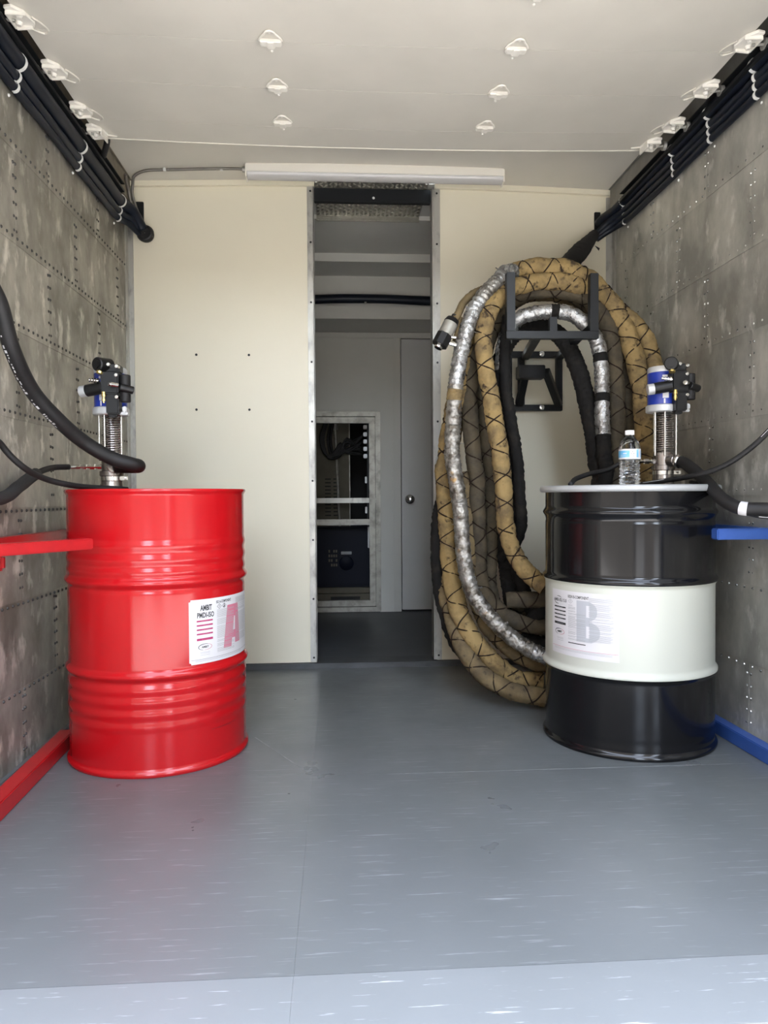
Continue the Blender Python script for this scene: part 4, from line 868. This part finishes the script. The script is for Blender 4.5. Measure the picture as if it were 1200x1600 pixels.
strand('tan_front', 'hose_loop', .0345, M['tan'], canvas(3, .056), 'front tan canvas loop with dark lacing', lace=.056, seed=3)
strand('grey_net', 'hose_loop', .033, M['net'], canvas(4, .07), 'grey brown netted loop', lace=.07, seed=4)
strand('silver_inner', 'hose_loop', .030, [M['dark_net'], M['duct']], crinkle(5, .15), 'inner loop, silver tape at the crown and black below', n=20, step=.005, rng=lambda t: 1 if .42 < t < .545 or .555 < t < .60 or .612 < t < .645 or .655 < t < .70 or .712 < t < .76 else 0)
strand('dark_mid', 'hose_loop', .026, M['net'], canvas(6, .055), 'thin dark netted loop', lace=.055, seed=6)
strand('net_bottom', 'hose_loop', .034, M['tan_dirty'], canvas(7, .066), 'dirty loop resting on the floor', lace=.066, seed=7)
strand('tan_back', 'hose_loop', .029, M['tan_dirty'], canvas(15, .06), 'dirty tan loop behind the silver one', lace=.06, seed=15)
strand('black_net', 'hose_loop', .036, M['dark_net'], crinkle(8, .12), 'black netting sleeve hanging inside the coil')
strand('end', 'hose_tail', .016, M['tan_dirty'], crinkle(9, .14), 'thin ragged hose tail', n=12, step=.005)
strand('branch', 'hose_tail', .013, M['tan_dirty'], crinkle(10, .14), n=12, step=.005)
b = bmn(); Pn = spline([(.50, 3.19, .93), (.443, 3.17, .80), (.428, 3.17, .64), (.435, 3.17, .47), (.462, 3.15, .33), (.505, 3.12, .21), (.60, 3.08, .12)], .008); tube(b, Pn, .030, 14, crinkle(12, .16)); obj('net_sleeve', b, M['dark_net'], coil, smooth=70, label='black netting sleeve behind the left side')
b = bmn(); Pn = spline([(.715, 3.06, 1.6), (.70, 3.06, 1.45), (.705, 3.06, 1.3), (.728, 3.06, 1.15), (.752, 3.06, 1.0), (.762, 3.06, .85), (.765, 3.05, .72), (.745, 3.09, .64), (.70, 3.14, .58)], .008); tube(b, Pn, .024, 14, crinkle(13, .2)); obj('net_sleeve', b, M['dark_net'], coil, smooth=70, label='black netting sleeve beside the front loop')
# the fitting on the hose tail
p0, p1 = Vector((.410, 2.965, 1.453)), Vector((.474, 2.98, 1.572)); ax = (p1-p0); d = ax.normalized()
def seg(a, c, r, nm, m, r2=None, n=22):
    b = bmn(); cyl(b, p0+ax*a, p0+ax*c, r, n, r2=r2, bev=.0015); return obj(nm, b, m, coil, smooth=True)
seg(.02, .40, .033, 'fitting_nut', M['pump_black'], n=8); seg(-.08, .03, .018, 'fitting_tip', M['chrome'], n=8); seg(.38, .80, .030, 'fitting_barrel', M['alu_bare']); seg(.79, .94, .031, 'fitting_collar', M['pump_black'], r2=.026); seg(.93, 1.08, .013, 'fitting_neck', M['pump_black'])
b = bmn(); cyl(b, p0+ax*.18+Vector((.03, -.01, -.01)), p0+ax*.12+Vector((.062, -.012, -.012)), .009, 8, bev=.001); cyl(b, p0+ax*.30+Vector((.03, -.012, 0)), p0+ax*.28+Vector((.05, -.012, .0)), .006, 8); obj('fitting_valve', b, M['chrome'], coil, smooth=True)
wr = thing('wrapped_hose', (1.16, 3.45, 2.0), 'black cloth wrapped hose rising from the coil to the upper right corner', 'hose')
b = bmn(); tube(b, spline([(.98, 3.30, 1.83), (1.07, 3.40, 1.918), (1.156, 3.48, 2.005), (1.232, 3.545, 2.09), (1.262, 3.565, 2.125)], .008), .043, 18, lambda s, a: (1-.35*max(0, s-.33)/.12)*crinkle(14, .10)(s, a)); obj('wrap', b, M['sleeve'], wr, smooth=True)
b = bmn(); V = [b.verts.new(v) for v in ((1.25, 3.535, 2.06), (1.275, 3.53, 2.045), (1.268, 3.525, 2.03))]; b.faces.new(V); bmesh.ops.solidify(b, geom=list(b.faces), thickness=.003); obj('wrap_flap', b, M['sleeve'], wr)
